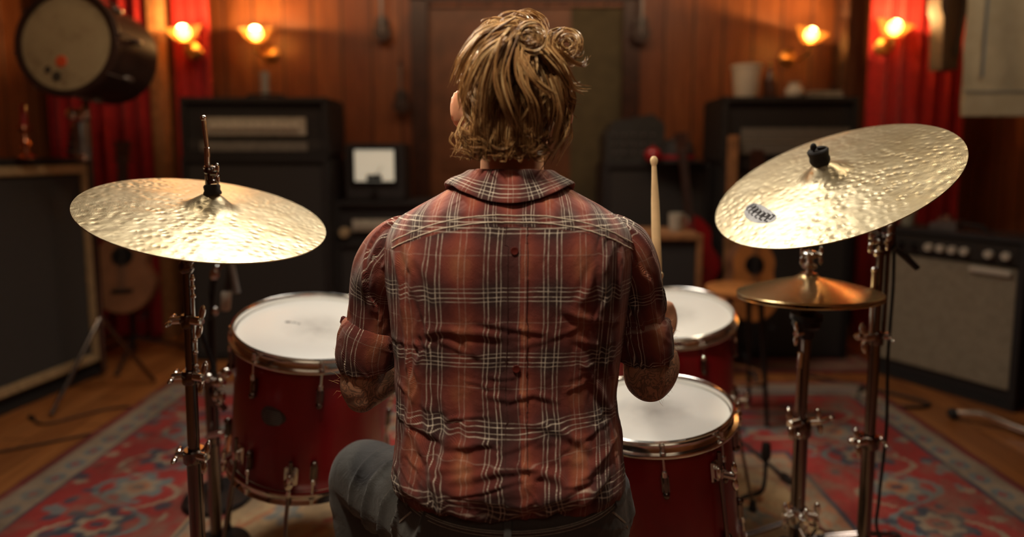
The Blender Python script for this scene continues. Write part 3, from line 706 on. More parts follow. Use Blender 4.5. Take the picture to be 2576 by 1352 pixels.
# black flight case at the right edge
o = thing('flight_case', 'tall black flight case at the edge beside the silver-fronted amplifier', 'case', (2.47, 2.25, 0), (0, 0, -.35))
m = MB(); m.box((0, 0, .50), (.50, .50, .94), .015); obj('case_body', m, tolex, o)
for z in (.30, .80):
    m = MB(); m.box((-.20, -.256, z), (.09, .014, .06), .004); m.box((-.20, -.266, z - .005), (.04, .01, .05), .003); obj('latch', m, steel_grey, o)
for sx in (-1, 1):
    for sy in (-1, 1):
        m = MB(); m.cyl((sx * .19 - .012, sy * .19, .016), (sx * .19 + .012, sy * .19, .016), .016, 14); m.box((sx * .19, sy * .19, .035), (.05, .05, .01)); obj('caster', m, black_rubber, o)
o = thing('stand_leg', 'loose bright steel tube lying on the floor in front of the black flight case', 'tube', (2.05, 2.42, .0))
a, b = P(2505, 985, 2.50), P(2640, 1010, 2.30)
m = MB(); m.tube([(1.96, 2.55, .03), (2.04, 2.50, .05), (2.12, 2.42, .03), (2.3, 2.02, .03)], .016, 12); obj('pipe', m, chrome, o, world=True)
for q in ((1.96, 2.55, .028), (2.3, 2.02, .028)): m = MB(); m.ell(q, (.024, .024, .024)); obj('rubber_foot', m, black_rubber, o, world=True)
# stool
q = P(1862, 722, 2.55)
o = thing('wooden_stool', 'round orange wooden stool partly hidden behind the hi-hat', 'stool', (q.x, 2.55, 0))
m = MB(); m.lathe([(0, q.z - .03), (.13, q.z - .03), (.145, q.z - .018), (.145, q.z - .006), (.13, q.z), (0, q.z - .004)], 40); obj('seat', m, tan_gtr, o)
for k in range(4):
    a = PI / 4 + k * PI / 2; m = MB(); m.tube([(.09 * math.cos(a), .09 * math.sin(a), q.z - .025), (.14 * math.cos(a), .14 * math.sin(a), .016)], [.012, .009], 10); obj('leg', m, black_plastic, o)
m = MB(); m.lathe([(.115, .2), (.122, .2), (.122, .212), (.115, .212)], 32, closed=True); obj('foot_ring', m, tan_wood, o)
# cables on the floor
def cable(name, label, pts, r=.0045, parts=True, mt=None):
    pts = [Vector(p) for p in pts]; out = []
    for i in range(len(pts) - 1):
        p0, p1, p2, p3 = pts[max(i - 1, 0)], pts[i], pts[i + 1], pts[min(i + 2, len(pts) - 1)]
        for k in range(8):
            t = k / 8; out.append(.5 * ((2 * p1) + (-p0 + p2) * t + (2 * p0 - 5 * p1 + 4 * p2 - p3) * t * t + (-p0 + 3 * p1 - 3 * p2 + p3) * t ** 3))
    out.append(pts[-1]); o = thing(name, label, 'cable', pts[0])
    m = MB(); m.tube(out, r, 8); obj('cord', m, mt or black_rubber, o, world=True, ang=80)
    d_ = (out[-1] - out[-3]).normalized(); m = MB(); m.tube([out[-1] - d_ * .005, out[-1] + d_ * .01, out[-1] + d_ * .05, out[-1] + d_ * .055], [r * 1.3, r * 2.4, r * 2.0, r * 1.2], 10); obj('plug', m, black_plastic, o, world=True)
    return o
cable('cable', 'black cable trailing over the bare floor in front of the corner cabinet', [P(-60, 1120, 2.22).xy.to_3d() + Vector((0, 0, .006)), (-1.75, 2.42, .006), (-1.62, 2.62, .006), (-1.83, 2.66, .006), (-2.02, 2.50, .006), (-2.12, 2.54, .006)])
cable('cable', 'black cable with a plug on the rug between the right floor tom and hi-hat', [(.90, 2.62, .018), (.86, 2.48, .018), (.93, 2.30, .018), (.96, 2.16, .018), (.98, 2.06, .018)], .007)
cable('cable', 'dark cable snaking on the floor in front of the silver-fronted amplifier', [(1.55, 3.05, .008), (1.70, 2.95, .008), (1.95, 2.72, .008), (1.85, 2.66, .008), (1.66, 2.74, .008), (1.72, 2.84, .008)], .008)

# ------------------------------------------------------------------ drum kit
def wing(m, c, ax, s=1.0, up=(0, 0, 1)):
    "wing nut: hub along ax and two lobes spread along up"
    c = Vector(c); ax = Vector(ax).normalized(); up = Vector(up); up = (up - ax * up.dot(ax)).normalized()
    m.cyl(c - ax * .006 * s, c + ax * .016 * s, .0075 * s, 12, .002 * s)
    for sg in (-1, 1):
        R = Matrix((ax, up, ax.cross(up))).transposed()
        m.ell(c + ax * .013 * s + up * sg * .015 * s, (.006 * s, .013 * s, .0045 * s), 12, 8, R)
    return m
def wings(parent, specs, mt=None, world=True):
    for sp in specs:
        m = MB(); wing(m, *sp); obj('wing_nut', m, mt or chrome, parent, world=world)
def bits(parent, name, specs, mt=None):
    for c, r in specs:
        m = MB(); m.ell(c, r, 14, 10); obj(name, m, mt or chrome, parent, world=True)
def collar(m, c, ax, r, h):
    c = Vector(c); ax = Vector(ax).normalized(); R = ax.to_track_quat('Z', 'Y').to_matrix()
    m.lathe([(r * .8, -h / 2), (r * 1.25, -h / 2), (r * 1.35, -h * .4), (r * 1.35, h * .4), (r * 1.2, h / 2), (r * .8, h / 2)], 24, c, R); return m

def drum(name, label, c, tx, ty, ro, depth, nlug, a0, legs, group=None, badge=None, logo=None):
    R = tilt(tx, ty); n = R @ Vector((0, 0, 1)); r = ro - .020; base = Vector(c) - n * depth
    o = thing(name, label, 'drum', base, R=R, group=group); T = depth; M0 = ROOTM[o.name]
    m = MB(); m.lathe([(r - .008, .012), (r, .012), (r, T - .012), (r - .002, T - .006), (r - .008, T - .006)], 96, closed=True); obj('shell', m, drum_red, o)
    m = MB(); m.lathe([(0, T + .0006), (r * .5, T + .0004), (r * .97, T), (r + .001, T - .004), (r + .001, T - .014), (r - .001, T - .014), (r - .004, T - .004), (0, T - .002)], 96); hd = obj('drumhead', m, head_mat, o, origin=(0, 0, T))
    m = MB(); m.lathe([(0, .004), (r * .97, .004), (r + .002, .010), (r + .002, .022), (r - .004, .022), (r - .004, .008), (0, .007)], 64); obj('bottom_head', m, white_plastic, o)
    def hoop(z, s):
        return [(r + .0035, z - .020 * s), (r + .0035, z + .006 * s), (r + .005, z + .014 * s), (r + .009, z + .0165 * s), (r + .0135, z + .014 * s), (r + .0125, z + .010 * s), (r + .0075, z + .005 * s), (r + .008, z - .004 * s), (r + .010, z - .012 * s), (r + .019, z - .0145 * s), (r + .020, z - .018 * s), (r + .018, z - .022 * s)]
    m = MB(); m.lathe(hoop(T, 1), 128, closed=True); obj('hoop', m, chrome, o, ang=50)
    m = MB(); m.lathe(hoop(0.004, -1), 128, closed=True); obj('hoop', m, chrome, o, ang=50)
    for k in range(nlug):
        a = a0 + 2 * PI * k / nlug; d_ = Vector((math.cos(a), math.sin(a), 0)); tt = Vector((-d_.y, d_.x, 0))
        Rl = Matrix((d_, tt, Vector((0, 0, 1)))).transposed()
        for (zl, zr, sg) in ((T - .085, T, 1), (.085, 0, -1)):
            m = MB()
            m.box(d_ * (r + .008) + Vector((0, 0, zl)), (.018, .017, .046), .005, Rl, 3)
            m.ell(d_ * (r + .010) + Vector((0, 0, zl - sg * .024)), (.011, .0085, .010), 12, 8, Rl)
            lg = obj('lug', m, darkchrome, o)
            m = MB()
            m.cyl(d_ * (r + .013) + Vector((0, 0, zl + sg * .005)), d_ * (r + .013) + Vector((0, 0, zr - sg * .006)), .003, 8)
            m.cyl(d_ * (r + .013) + Vector((0, 0, zl + sg * .018)), d_ * (r + .013) + Vector((0, 0, zl + sg * .034)), .0062, 10, .002)
            m.lathe([(0, zr - sg * .012), (.0075, zr - sg * .012), (.0075, zr - sg * .007), (.0052, zr - sg * .006), (.0052, zr + sg * .006), (0, zr + sg * .007)], 12, d_ * (r + .013))
            obj('tension_rod', m, chrome, lg)
    for (a, zb, out) in legs:
        d_ = Vector((math.cos(a), math.sin(a), 0)); tt = Vector((-d_.y, d_.x, 0)); Rl = Matrix((d_, tt, Vector((0, 0, 1)))).transposed()
        m = MB(); m.box(d_ * (r + .010) + Vector((0, 0, zb)), (.024, .024, .036), .007, Rl, 3); m.box(d_ * (r + .004) + Vector((0, 0, zb)), (.006, .034, .052), .003, Rl)
        br = obj('leg_bracket', m, chrome, o)
        m = MB(); wing(m, d_ * (r + .034) + Vector((0, 0, zb + .004)), d_ + tt * .4, 1.25, (0, 0, 1)); obj('wing_nut', m, chrome, br)
        p1 = M0 @ (d_ * (r + .016) + Vector((0, 0, zb + .05))); p2 = M0 @ (d_ * (r + .016) + Vector((0, 0, zb - .03)))
        p3 = M0 @ (d_ * (r + .026) + Vector((0, 0, -.04))); dw = (M0.to_3x3() @ d_); s_ = (p3.z - .02) 
        p4 = Vector((p3.x, p3.y, 0)) + Vector((dw.x, dw.y, 0)) * .05 + Vector((0, 0, .026))
        m = MB(); m.tube([p1, p2, p3, p4], .0052, 10); lgp = obj('leg', m, darkchrome, o, world=True)
        m = MB(); m.tube([p4 + Vector((0, 0, .022)), p4 + Vector((0, 0, -.010)), p4 + Vector((0, 0, -.013))], [.009, .013, .009], 12); obj('rubber_foot', m, black_rubber, lgp, world=True)
    if badge:
        a, zb = badge; m = MB(); vs = []; N = 28
        for k in range(N):
            q = 2 * PI * k / N; su = .034 * math.cos(q); sv = .026 * math.sin(q) * (1 - .25 * math.cos(q))
            vs.append((a + su / r, zb + sv))
        ring = [((r + .0012) * math.cos(x), (r + .0012) * math.sin(x), z) for x, z in vs]; ctr = ((r + .003) * math.cos(a), (r + .003) * math.sin(a), zb)
        inn = [((r - .001) * math.cos(x), (r - .001) * math.sin(x), z) for x, z in vs]
        m.add(ring + [ctr] + inn, [(i, (i + 1) % N, N) for i in range(N)] + [(i, N + 1 + i, N + 1 + (i + 1) % N, (i + 1) % N) for i in range(N)])
        bd = obj('badge', m, simple('badge_metal', (.10, .085, .08), .4, .6, nscale=40), o, ang=60)
        m = MB()
        for j in range(7):
            zz = zb + .016 - j * .0055; half = .028 * math.sqrt(max(.05, 1 - ((zz - zb) / .026) ** 2))
            m.tube([((r + .0032) * math.cos(a + s * half / r), (r + .0032) * math.sin(a + s * half / r), zz - abs(s) * .002) for s in (-.9, -.5, 0, .5, .9)], .0008, 6)
        obj('engraving', m, steel_grey, bd)
    if logo:
        m = MB(); lx, ly = logo
        for (x0, y0, x1, y1, w_) in ((-.020, -.004, -.008, .004, .0028), (-.018, .003, -.010, -.005, .0022), (-.004, -.005, -.002, .005, .0014), (.001, .004, .007, .004, .0014), (.004, .004, .003, -.005, .0014), (.010, -.004, .011, .005, .0013), (.015, .004, .021, -.001, .0013), (.015, -.004, .020, -.004, .0012)):
            m.tube([(lx + x0, ly + y0, .0012), (lx + x1, ly + y1, .0012)], w_ * .6, 6)
        obj('printed_mark', m, simple('faded_print', (.20, .20, .19), .6), hd)
    return o
ltom = drum('floor_tom', 'large red floor tom with badge on its shell, left of the drummer above his knee', (-.5391, 1.6256, .6993), .14, .1129, .23, .385, 8, math.radians(-114.5),
     [(math.radians(-127), .085, 1), (math.radians(-84), .070, 1), (math.radians(168), .21, 1), (math.radians(40), .08, 1)], badge=(math.radians(-99.5), .228), logo=(-.075, .005))
drum('floor_tom', 'red floor tom with white head nearest the drummer on his right', (.3573, 1.4466, .5415), -.1125, .0109, .20, .36, 8, math.radians(-98),
     [(math.radians(-58), .275, 1), (math.radians(8), .30, 1), (math.radians(150), .10, 1)])
drum('floor_tom', 'red floor tom standing behind another, partly covered by the right arm', (.5352, 1.9698, .6394), -.1149, .1449, .215, .36, 8, math.radians(-78),
     [(math.radians(-40), .10, 1), (math.radians(80), .10, 1), (math.radians(200), .10, 1)])

def cym_profile(R, h, bell_r, bell_h, flip=1, t=.0011, n=26):
    top = []
    for i in range(n + 1):
        r = .006 + (R - .006) * i / n
        z = h * (1 - (r / R) ** 1.35)
        b = bell_r
        if r < b: z += bell_h * (math.cos(PI * (r / b)) * .5 + .5) ** .8
        top.append((r, z))
    return [(r, flip * (z + t)) for r, z in top] + [(R + .0006, 0)] + [(r, flip * (z - t)) for r, z in reversed(top)]
def cymbal(name, label, c, tx, ty, R, h, br, bh, mt, flip=1, logo=False, group=None, cat='cymbal'):
    Rm = tilt(tx, ty); m = MB(); m.lathe(cym_profile(R, h, br, bh, flip), 128, closed=True)
    o = obj(name, m, mt, ang=50); o.location = c; o.rotation_euler = Rm.to_euler(); ROOTM[o.name] = Matrix.Translation(Vector(c)) @ Rm.to_4x4(); tag(o, label, cat, group)
    if logo:
        a = logo; rr = R * .66
        def pt(u, v_, dz=.0012):
            rad = rr + v_; an = a + u / rr; z = h * (1 - (rad / R) ** 1.35)
            return (rad * math.cos(an), rad * math.sin(an), z + .0011 + dz)
        m = MB(); N = 36
        def patch(uc, vc, ru, rv, dz):
            k = len(m.v); vs = [pt(uc, vc, dz)] + [pt(uc + ru * math.cos(2 * PI * i / N), vc + rv * math.sin(2 * PI * i / N), dz) for i in range(N)] + [pt(uc + ru * math.cos(2 * PI * i / N), vc + rv * math.sin(2 * PI * i / N), 0) for i in range(N)]
            m.add(vs, [(0, 1 + i, 1 + (i + 1) % N) for i in range(N)] + [(1 + i, 1 + N + i, 1 + N + (i + 1) % N, 1 + (i + 1) % N) for i in range(N)])
        patch(0, 0, .064, .024, .0005); pr = obj('printed_logo', m, simple('logo_grey', (.36, .36, .37), .5, .2, nscale=60, nvar=.2), o, ang=60)
        m = MB()
        for i, u in enumerate((-.045, -.027, -.009, .009, .027, .045)):
            s_ = .006
            m.tube([pt(u - s_, -.010, .0012), pt(u - s_ * .8, .010, .0012), pt(u + s_ * .8, .011, .0012)], .0016, 6)
            m.tube([pt(u - s_, 0, .0012), pt(u + s_, -.001 + .004 * (i % 2), .0012), pt(u + s_, -.011, .0012), pt(u - s_ * .4, -.012, .0012)], .0014, 6)
        obj('logo_lettering', m, simple('logo_ink', (.06, .055, .065), .5), pr)
    return o
LC = Vector((-.6445, 1.264, 1.052)); RC = Vector((.7197, 1.3578, 1.1187)); HC = Vector((.7901, 1.5639, .8129))
cymbal('crash_cymbal', 'hammered bronze cymbal at the left, above the large floor tom', LC, .2651, .1575, .240, .022, .056, .030, cym_mat)
cymbal('ride_cymbal', 'steeply tilted hammered bronze cymbal at the right with a faded printed logo', RC, -.4989, .1976, .260, .024, .058, .030, cym_mat, logo=math.radians(178))
cymbal('hi_hat_cymbal', 'upper cymbal of the closed hi-hat pair, smooth coppery bronze', HC, -.0373, -.0646, .178, .044, .040, .012, hat_mat)
cymbal('hi_hat_cymbal', 'upturned lower cymbal of the hi-hat pair on the black seat', HC + Vector((0, 0, -.010)), -.0373, -.0646, .178, .030, .045, .018, hat_mat, flip=-1)

def stack_pole(o, pts_r, mt):
    "pts_r: [(lower point, upper point, radius)]"
    for a, b, r in pts_r:
        m = MB(); m.cyl(a, b, r, 24, min(.002, r * .3)); obj('tube', m, mt, o, world=True)
def tripod(o, base, hub_z, spread, a0, mt, r=.0085):
    for k in range(3):
        a = a0 + k * 2 * PI / 3; d_ = Vector((math.cos(a), math.sin(a), 0)); f = Vector((base.x, base.y, 0)) + d_ * spread + Vector((0, 0, .026)); h = Vector((base.x, base.y, hub_z)) + d_ * .015
        s_ = Vector((-d_.y, d_.x, 0)) * .007
        m = MB(); 
        for g in (-1, 1): m.tube([h + s_ * g, f + s_ * g], .0045, 8)
        m.tube([Vector((base.x, base.y, hub_z * .40)) + d_ * .012, h.lerp(f, .55)], .004, 8)
        lg = obj('leg', m, mt, o, world=True)
        m = MB(); m.ell(f - Vector((0, 0, .008)), (.020, .020, .016), 14, 10); obj('rubber_foot', m, black_rubber, lg, world=True)
def stem(o, c, R, r_cym_top, rod_up, black_h=.03):
    "felts, seat and threaded rod through a cymbal at c"
    n = R @ Vector((0, 0, 1))
    m = MB(); m.cyl(c - n * .03, c + n * rod_up, .0042, 12, .0015); obj('threaded_rod', m, chrome, o, world=True)
# --- left crash stand
R_l = tilt(.2651, .1575); nl = R_l @ Vector((0, 0, 1)); bellt = .022 + .030
def LP(py, px=None):
    t = (py - 700) / 652.0; return P(475 + 22 * t if px is None else px, py, 1.285)
o = thing('cymbal_stand', 'dark chrome stand carrying the left hammered cymbal', 'stand', (LP(1352).x, 1.285, 0))
bx = LP(1352).x
def LQ(py): p = LP(py); return Vector((bx + (p.x - bx) * .6, 1.285, p.z))
zf = .16
stack_pole(o, [(Vector((bx, 1.285, zf)), LQ(1135), .0160), (LQ(1140), LQ(955), .0125), (LQ(955), LQ(812), .0098), (LQ(812), LQ(672), .0085)], darkchrome)
for py, r in ((1145, .017), (948, .0135), (808, .0115)):
    m = MB(); collar(m, LQ(py), (0, 0, 1), r, .030); cl = obj('height_collar', m, darkchrome, o, world=True)
    c_ = LQ(py - 4); wings(cl, [(c_ + Vector((.020, -.012, 0)), (1, -.35, 0), 1.3, (0, .3, 1)), (c_ + Vector((-.020, -.006, 0)), (-1, -.2, 0), 1.1, (0, 1, .2))])
m = MB()
p = LQ(672)
m.ell(p, (.017, .014, .018)); m.cyl(p, LC + Vector((-.01, 0, -.045)), .008, 12); m.ell(LC + Vector((-.008, 0, -.045)), (.015, .012, .015)); obj('tilter', m, darkchrome, o, world=True)
m = MB(); m.cyl(LQ(690) + Vector((.0145, -.004, 0)), LQ(850) + Vector((.0135, -.004, 0)), .0032, 10); m.cyl(LQ(850) + Vector((.016, -.004, 0)), LQ(935) + Vector((.015, -.004, 0)), .0035, 10)
obj('side_rod', m, chrome, o, world=True)
bits(o, 'adjusting_screw', [(LQ(py) + Vector((.0155, -.006, 0)), (.0056, .0056, .0062)) for py in (700, 722, 744, 855, 885, 920)])
lb = LC + nl * (bellt - .004); lt = P(512, 298, lb.y); up = (lt - lb).normalized()
m = MB(); m.cyl(lb - nl * .06, lb + up * .10, .0058, 12, .001); m.cyl(lb + up * .08, lt, .0046, 12); m.ell(lt, (.0062, .0062, .007)); obj('threaded_rod', m, chrome, o, world=True)
Ru = up.to_track_quat('Z', 'Y').to_matrix()
m = MB(); m.lathe([(0, 0), (.017, 0), (.018, .004), (.0155, .010), (.0165, .018), (.014, .022), (0, .022)], 28, lb, Ru); obj('cymbal_felt', m, black_rubber, o, world=True)
m = MB(); m.lathe([(0, .023), (.010, .023), (.010, .030), (.0075, .032), (.0075, .044), (.011, .046), (.012, .052), (.009, .058), (0, .058)], 24, lb, Ru); obj('top_nut', m, darkchrome, o, world=True); wings(o, [(lb + up * .045 + Vector((.008, -.004, 0)), (1, -.2, 0), .8)])
m = MB(); c_ = lb.lerp(lt, .36); m.lathe([(0, -.005), (.0075, -.005), (.0085, 0), (.0075, .005), (0, .005)], 16, c_, Ru); m.cyl(c_ - Vector((.013, 0, 0)), c_ + Vector((.013, 0, 0)), .0032, 10, .001); obj('rod_stop', m, chrome, o, world=True)
tripod(o, Vector((bx, 1.285, 0)), .24, .24, .55, darkchrome)
# --- right cymbal stand
R_r = tilt(-.4989, .1976); nr = R_r @ Vector((0, 0, 1)); YR = 1.60
b0 = P(2172, 1352, YR); bxr = b0.x
def RQ(py, dx=0): p = P(2200, py, YR); return Vector((bxr + dx, YR, p.z))
o = thing('cymbal_stand', 'dark chrome stand with long boom rod carrying the tilted right cymbal', 'stand', (bxr, YR, 0))
stack_pole(o, [(Vector((bxr, YR, .03)), RQ(1105), .0175), (RQ(1110), RQ(850), .0140), (RQ(850), RQ(600), .0105)], darkchrome)
m = MB(); m.cyl(RQ(850, .022), RQ(590, .022), .0048, 12, .001); obj('support_rod', m, darkchrome, o, world=True)
m = MB(); m.cyl(RQ(760, -.018) + Vector((0, -.006, 0)), RQ(680, -.018) + Vector((0, -.006, 0)), .006, 12, .001); m.ell(RQ(678, -.018) + Vector((0, -.006, 0)), (.008, .008, .008)); m.cyl(RQ(850, -.018) + Vector((0, -.006, 0)), RQ(770, -.018) + Vector((0, -.006, 0)), .0045, 10); obj('side_rod', m, chrome, o, world=True)
for py, r in ((1110, .019), (850, .0150)):
    m = MB(); collar(m, RQ(py), (0, 0, 1), r, .036); cl = obj('height_collar', m, darkchrome, o, world=True)
    c_ = RQ(py - 4); wings(cl, [(c_ + Vector((-.026, -.014, 0)), (-1, -.3, 0), 1.5, (0, .2, 1)), (c_ + Vector((.020, -.008, 0)), (1, -.2, 0), 1.0, (0, 1, .2))])
    m = MB(); m.cyl(c_ + Vector((-.012, -.014, 0)), c_ + Vector((-.060, -.024, .004)), .0075, 12, .002); m.ell(c_ + Vector((-.060, -.024, .006)), (.013, .010, .010)); obj('clamp_screw', m, chrome, cl, world=True)
p = RQ(615)
m = MB(); m.box(p + Vector((.004, 0, .002)), (.046, .040, .060), .012, (0, .1, 0), 3); m.cyl(p + Vector((.02, -.01, .0)), p + Vector((.028, -.01, .11)), .007, 12, .002); m.cyl(p + Vector((-.012, -.01, .0)), p + Vector((-.022, -.01, .10)), .008, 12, .002); m.cyl(p + Vector((0, 0, .02)), RC - nr * .03 + Vector((0, 0, -.01)), .007, 12); m.ell(RC - nr * .03 + Vector((0, 0, -.01)), (.014, .014, .014)); obj('tilter', m, darkchrome, o, world=True)
wings(o, [(p + Vector((-.028, -.020, .012)), (-1, -.3, 0), 1.2), (p + Vector((-.004, -.022, .01)), (0, -1, 0), .8)])
bits(o, 'tilter_screw', [(p + Vector((.006, -.022, .045)), (.007, .007, .014)), (p + Vector((.008, -.021, .022)), (.007, .006, .010)), (p + Vector((-.022, -.019, -.022)), (.008, .008, .010))])
m = MB(); m.tube([p + Vector((.03, -.012, -.01)), p + Vector((.055, -.018, -.030)), p + Vector((.088, -.022, -.062))], [.007, .009, .008], 12); obj('key_lever', m, black_plastic, o, world=True)
rb = RC + nr * (.024 + .030 - .006); upr = (P(2078, 380, 1.33) - P(2088, 425, 1.34)).normalized()
Ru = upr.to_track_quat('Z', 'Y').to_matrix()
m = MB(); m.cyl(rb - nr * .08, rb + upr * .035, .0055, 12); obj('threaded_rod', m, chrome, o, world=True)
m = MB(); m.lathe([(0, 0), (.017, 0), (.021, .008), (.0215, .014), (.020, .020), (.0225, .034), (.020, .037), (0, .036)], 28, rb, Ru)
m.ell(rb + upr * .040 + Vector((.010, 0, 0)), (.010, .009, .006)); m.ell(rb + upr * .043 + Vector((-.008, 0, 0)), (.007, .006, .009)); obj('cymbal_felt', m, black_rubber, o, world=True)
tripod(o, Vector((bxr, YR, 0)), .10, .20, -1.5, darkchrome)
cab_pts = [RQ(590, .034), RQ(720, .040), RQ(900, .038), RQ(1080, .046), RQ(1250, .038), Vector((bxr + .045, YR, .10)), Vector((bxr + .12, YR - .06, .02)), Vector((bxr + .3, YR + .06, .02))]
cable('cable', 'black cable running down beside the right cymbal stand', cab_pts, .0042)
# --- hi-hat stand
hx, hy = HC.x, HC.y
def HQ(py): return Vector((hx, hy, P(2040, py, hy).z))
o = thing('hi_hat_stand', 'dark chrome hi-hat stand with pull rod, black seat and clutch', 'stand', (hx, hy, 0))
stack_pole(o, [(Vector((hx, hy, .10)), HQ(1070), .0185), (HQ(1075), HQ(900), .0125), (HQ(905), HQ(850), .0150)], darkchrome)
m = MB(); m.cyl(Vector((hx, hy, .10)), HQ(522) , .0033, 10); m.ell(HQ(521), (.0045, .0045, .005)); obj('pull_rod', m, darkchrome, o, world=True)
c_ = HC + Vector((0, 0, .050))
m = MB(); m.lathe([(0, 0), (.021, 0), (.021, .005), (.009, .007), (.009, .012), (.019, .018), (.020, .026), (.010, .031), (.010, .042), (.022, .047), (.024, .056), (.018, .062), (.008, .065), (0, .065)], 28, c_); obj('clutch', m, chrome, o, world=True); wings(o, [(c_ + Vector((.014, -.006, .052)), (1, -.3, 0), .9), (c_ + Vector((-.014, -.006, .052)), (-1, -.3, 0), .9)])
c_ = HC + Vector((0, 0, -.062))
m = MB(); m.lathe([(0, .008), (.040, .004), (.041, -.010), (.034, -.014), (.036, -.026), (.030, -.034), (.022, -.038), (.020, -.060), (0, -.060)], 32, c_); obj('cymbal_seat', m, black_plastic, o, world=True)
wings(o, [(c_ + Vector((-.020, -.012, -.045)), (-1, -.4, 0), 1.2)])
m = MB(); collar(m, HQ(1075), (0, 0, 1), .0190, .045); cl = obj('height_collar', m, darkchrome, o, world=True)
c_ = HQ(1055); wings(cl, [(c_ + Vector((.022, -.014, 0)), (1, -.25, .15), 1.3, (.3, 0, 1)), (c_ + Vector((-.020, -.014, -.004)), (-1, -.3, 0), 1.6, (0, .2, 1))])
m = MB(); m.tube([c_ + Vector((.015, -.012, 0)), c_ + Vector((.045, -.02, .002)), c_ + Vector((.07, -.02, .012))], [.007, .0085, .0062], 10); m.ell(c_ + Vector((.07, -.02, .012)), (.009, .008, .008)); obj('clamp_lever', m, chrome, cl, world=True)
bits(cl, 'clamp_screw', [(c_ + Vector((-.014, -.019, -.038)), (.010, .008, .010))])
m = MB(); m.cyl(HQ(925) + Vector((-.017, -.006, 0)), HQ(885) + Vector((-.015, -.006, 0)), .0075, 12, .002); m.cyl(HQ(1035) + Vector((-.019, -.006, 0)), HQ(925) + Vector((-.017, -.006, 0)), .0042, 10); obj('side_rod', m, chrome, o, world=True)
m = MB(); collar(m, Vector((hx, hy, .185)), (0, 0, 1), .021, .05); hb_ = obj('hub', m, chrome, o, world=True)
wings(hb_, [(Vector((hx + .030 * math.cos(a), hy + .030 * math.sin(a), .195)), (math.cos(a), math.sin(a), 0), 1.4) for a in (-2.7, -1.6, -.4)])
tripod(o, Vector((hx, hy, 0)), .165, .24, -1.4, darkchrome)
m = MB(); m.box((hx - .02, hy - .16, .075), (.085, .26, .012), .005, (.28, 0, 0)); m.box((hx - .02, hy - .16, .02), (.10, .30, .014), .005); m.cyl((hx - .02, hy - .03, .11), (hx, hy, .12), .006, 8); m.box((hx - .02, hy - .29, .035), (.09, .03, .04), .004); obj('foot_pedal', m, black_plastic, o, world=True)
m = MB()
# --- small upright boom and microphone behind the left crash
YB = 1.93; bp = P(540, 1000, YB)
o = thing('microphone_stand', 'dark boom stand with pale microphone behind the left cymbal stand', 'stand', (bp.x, YB, 0))
def BQ(px, py, Y=YB): return P(px, py, Y)
stack_pole(o, [(Vector((bp.x, YB, .03)), Vector((bp.x, YB, BQ(540, 800).z)), .0115), (Vector((bp.x, YB, BQ(540, 800).z)), BQ(541, 690), .006)], black_plastic)
m = MB(); m.ell(BQ(541, 783), (.011, .009, .015)); obj('knob', m, chrome, o, world=True)
m = MB(); m.ell(BQ(540, 690), (.015, .012, .022), 16, 10, Matrix.Rotation(.35, 3, 'Y')); m.ell(BQ(546, 674), (.009, .009, .012)); obj('knob', m, chrome, o, world=True)
m = MB(); m.tube([BQ(535, 700), BQ(560, 660), BQ(588, 655), BQ(620, 640)], .007, 10); obj('boom_arm', m, darkchrome, o, world=True)
m = MB(); m.tube([BQ(578, 660), BQ(576, 700), BQ(570, 735)], [.008, .010, .012], 12); obj('microphone_neck', m, simple('dark_tube', (.06, .055, .05), .4), o, world=True)
m = MB(); m.tube([BQ(570, 732), BQ(570, 737), BQ(567, 778), BQ(567, 782)], [.012, .0165, .015, .011], 18); obj('microphone_body', m, white_plastic, o, world=True, label='pale microphone body')
m = MB(); m.tube([BQ(582, 664), BQ(596, 738)], [.010, .0115], 12); obj('counterweight', m, simple('dull_steel', (.36, .35, .32), .35, .5), o, world=True)
m = MB(); m.tube([BQ(532, 700), BQ(527, 730), BQ(530, 765), BQ(534, 790), BQ(525, 820)], .0032, 6); obj('cord', m, black_rubber, o, world=True)
m = MB(); m.lathe([(0, .013), (.11, .013), (.115, .018), (.11, .028), (.03, .036), (0, .036)], 40, (bp.x, YB, 0)); obj('base', m, black_plastic, o, world=True)
# stand behind the left tom with multi clamp
YT = 1.66; tp = P(538, 960, YT)
o = thing('clamp_stand', 'short dark post with bright clamps squeezed between the left stand and the large floor tom', 'stand', (tp.x - .015, YT, 0))
X0 = tp.x - .015
stack_pole(o, [(Vector((X0, YT, .03)), Vector((X0, YT, P(535, 1120, YT).z)), .016), (Vector((X0, YT, P(535, 1120, YT).z)), Vector((X0, YT, P(535, 930, YT).z)), .0125)], darkchrome)
m = MB(); m.tube([P(502, 822, YT), P(522, 880, YT), P(545, 950, YT)], .0058, 10); obj('brace_rod', m, black_plastic, o, world=True)
YK = YT - .03
m = MB(); m.cyl(P(497, 951, YK), P(562, 962, YK), .009, 12, .002); m.box(P(538, 958, YK + .01), (.036, .03, .03), .006); ucl = obj('upper_clamp', m, darkchrome, o, world=True)
bits(ucl, 'clamp_screw', [(P(552, 963, YK - .012), (.021, .012, .014)), (P(524, 950, YK - .008), (.013, .011, .012)), (P(567, 938, YK - .010), (.017, .011, .014))])
m = MB(); m.box(P(545, 1003, YK + .01), (.034, .03, .04), .006); m.cyl(P(540, 998, YK), P(568, 1032, YK), .008, 12, .002); lcl = obj('lower_clamp', m, darkchrome, o, world=True)
bits(lcl, 'clamp_screw', [(P(543, 998, YK - .014), (.009, .009, .014)), (P(559, 998, YK - .014), (.010, .009, .017)), (P(553, 1014, YK - .012), (.012, .009, .007))])
m = MB(); m.box(P(543, 1092, YK), (.055, .02, .016), .005, (0, -.2, 0), 3); m.cyl(P(524, 1098, YK), P(524, 1104, YK), .009, 10, .002); obj('side_clamp', m, chrome, o, world=True)
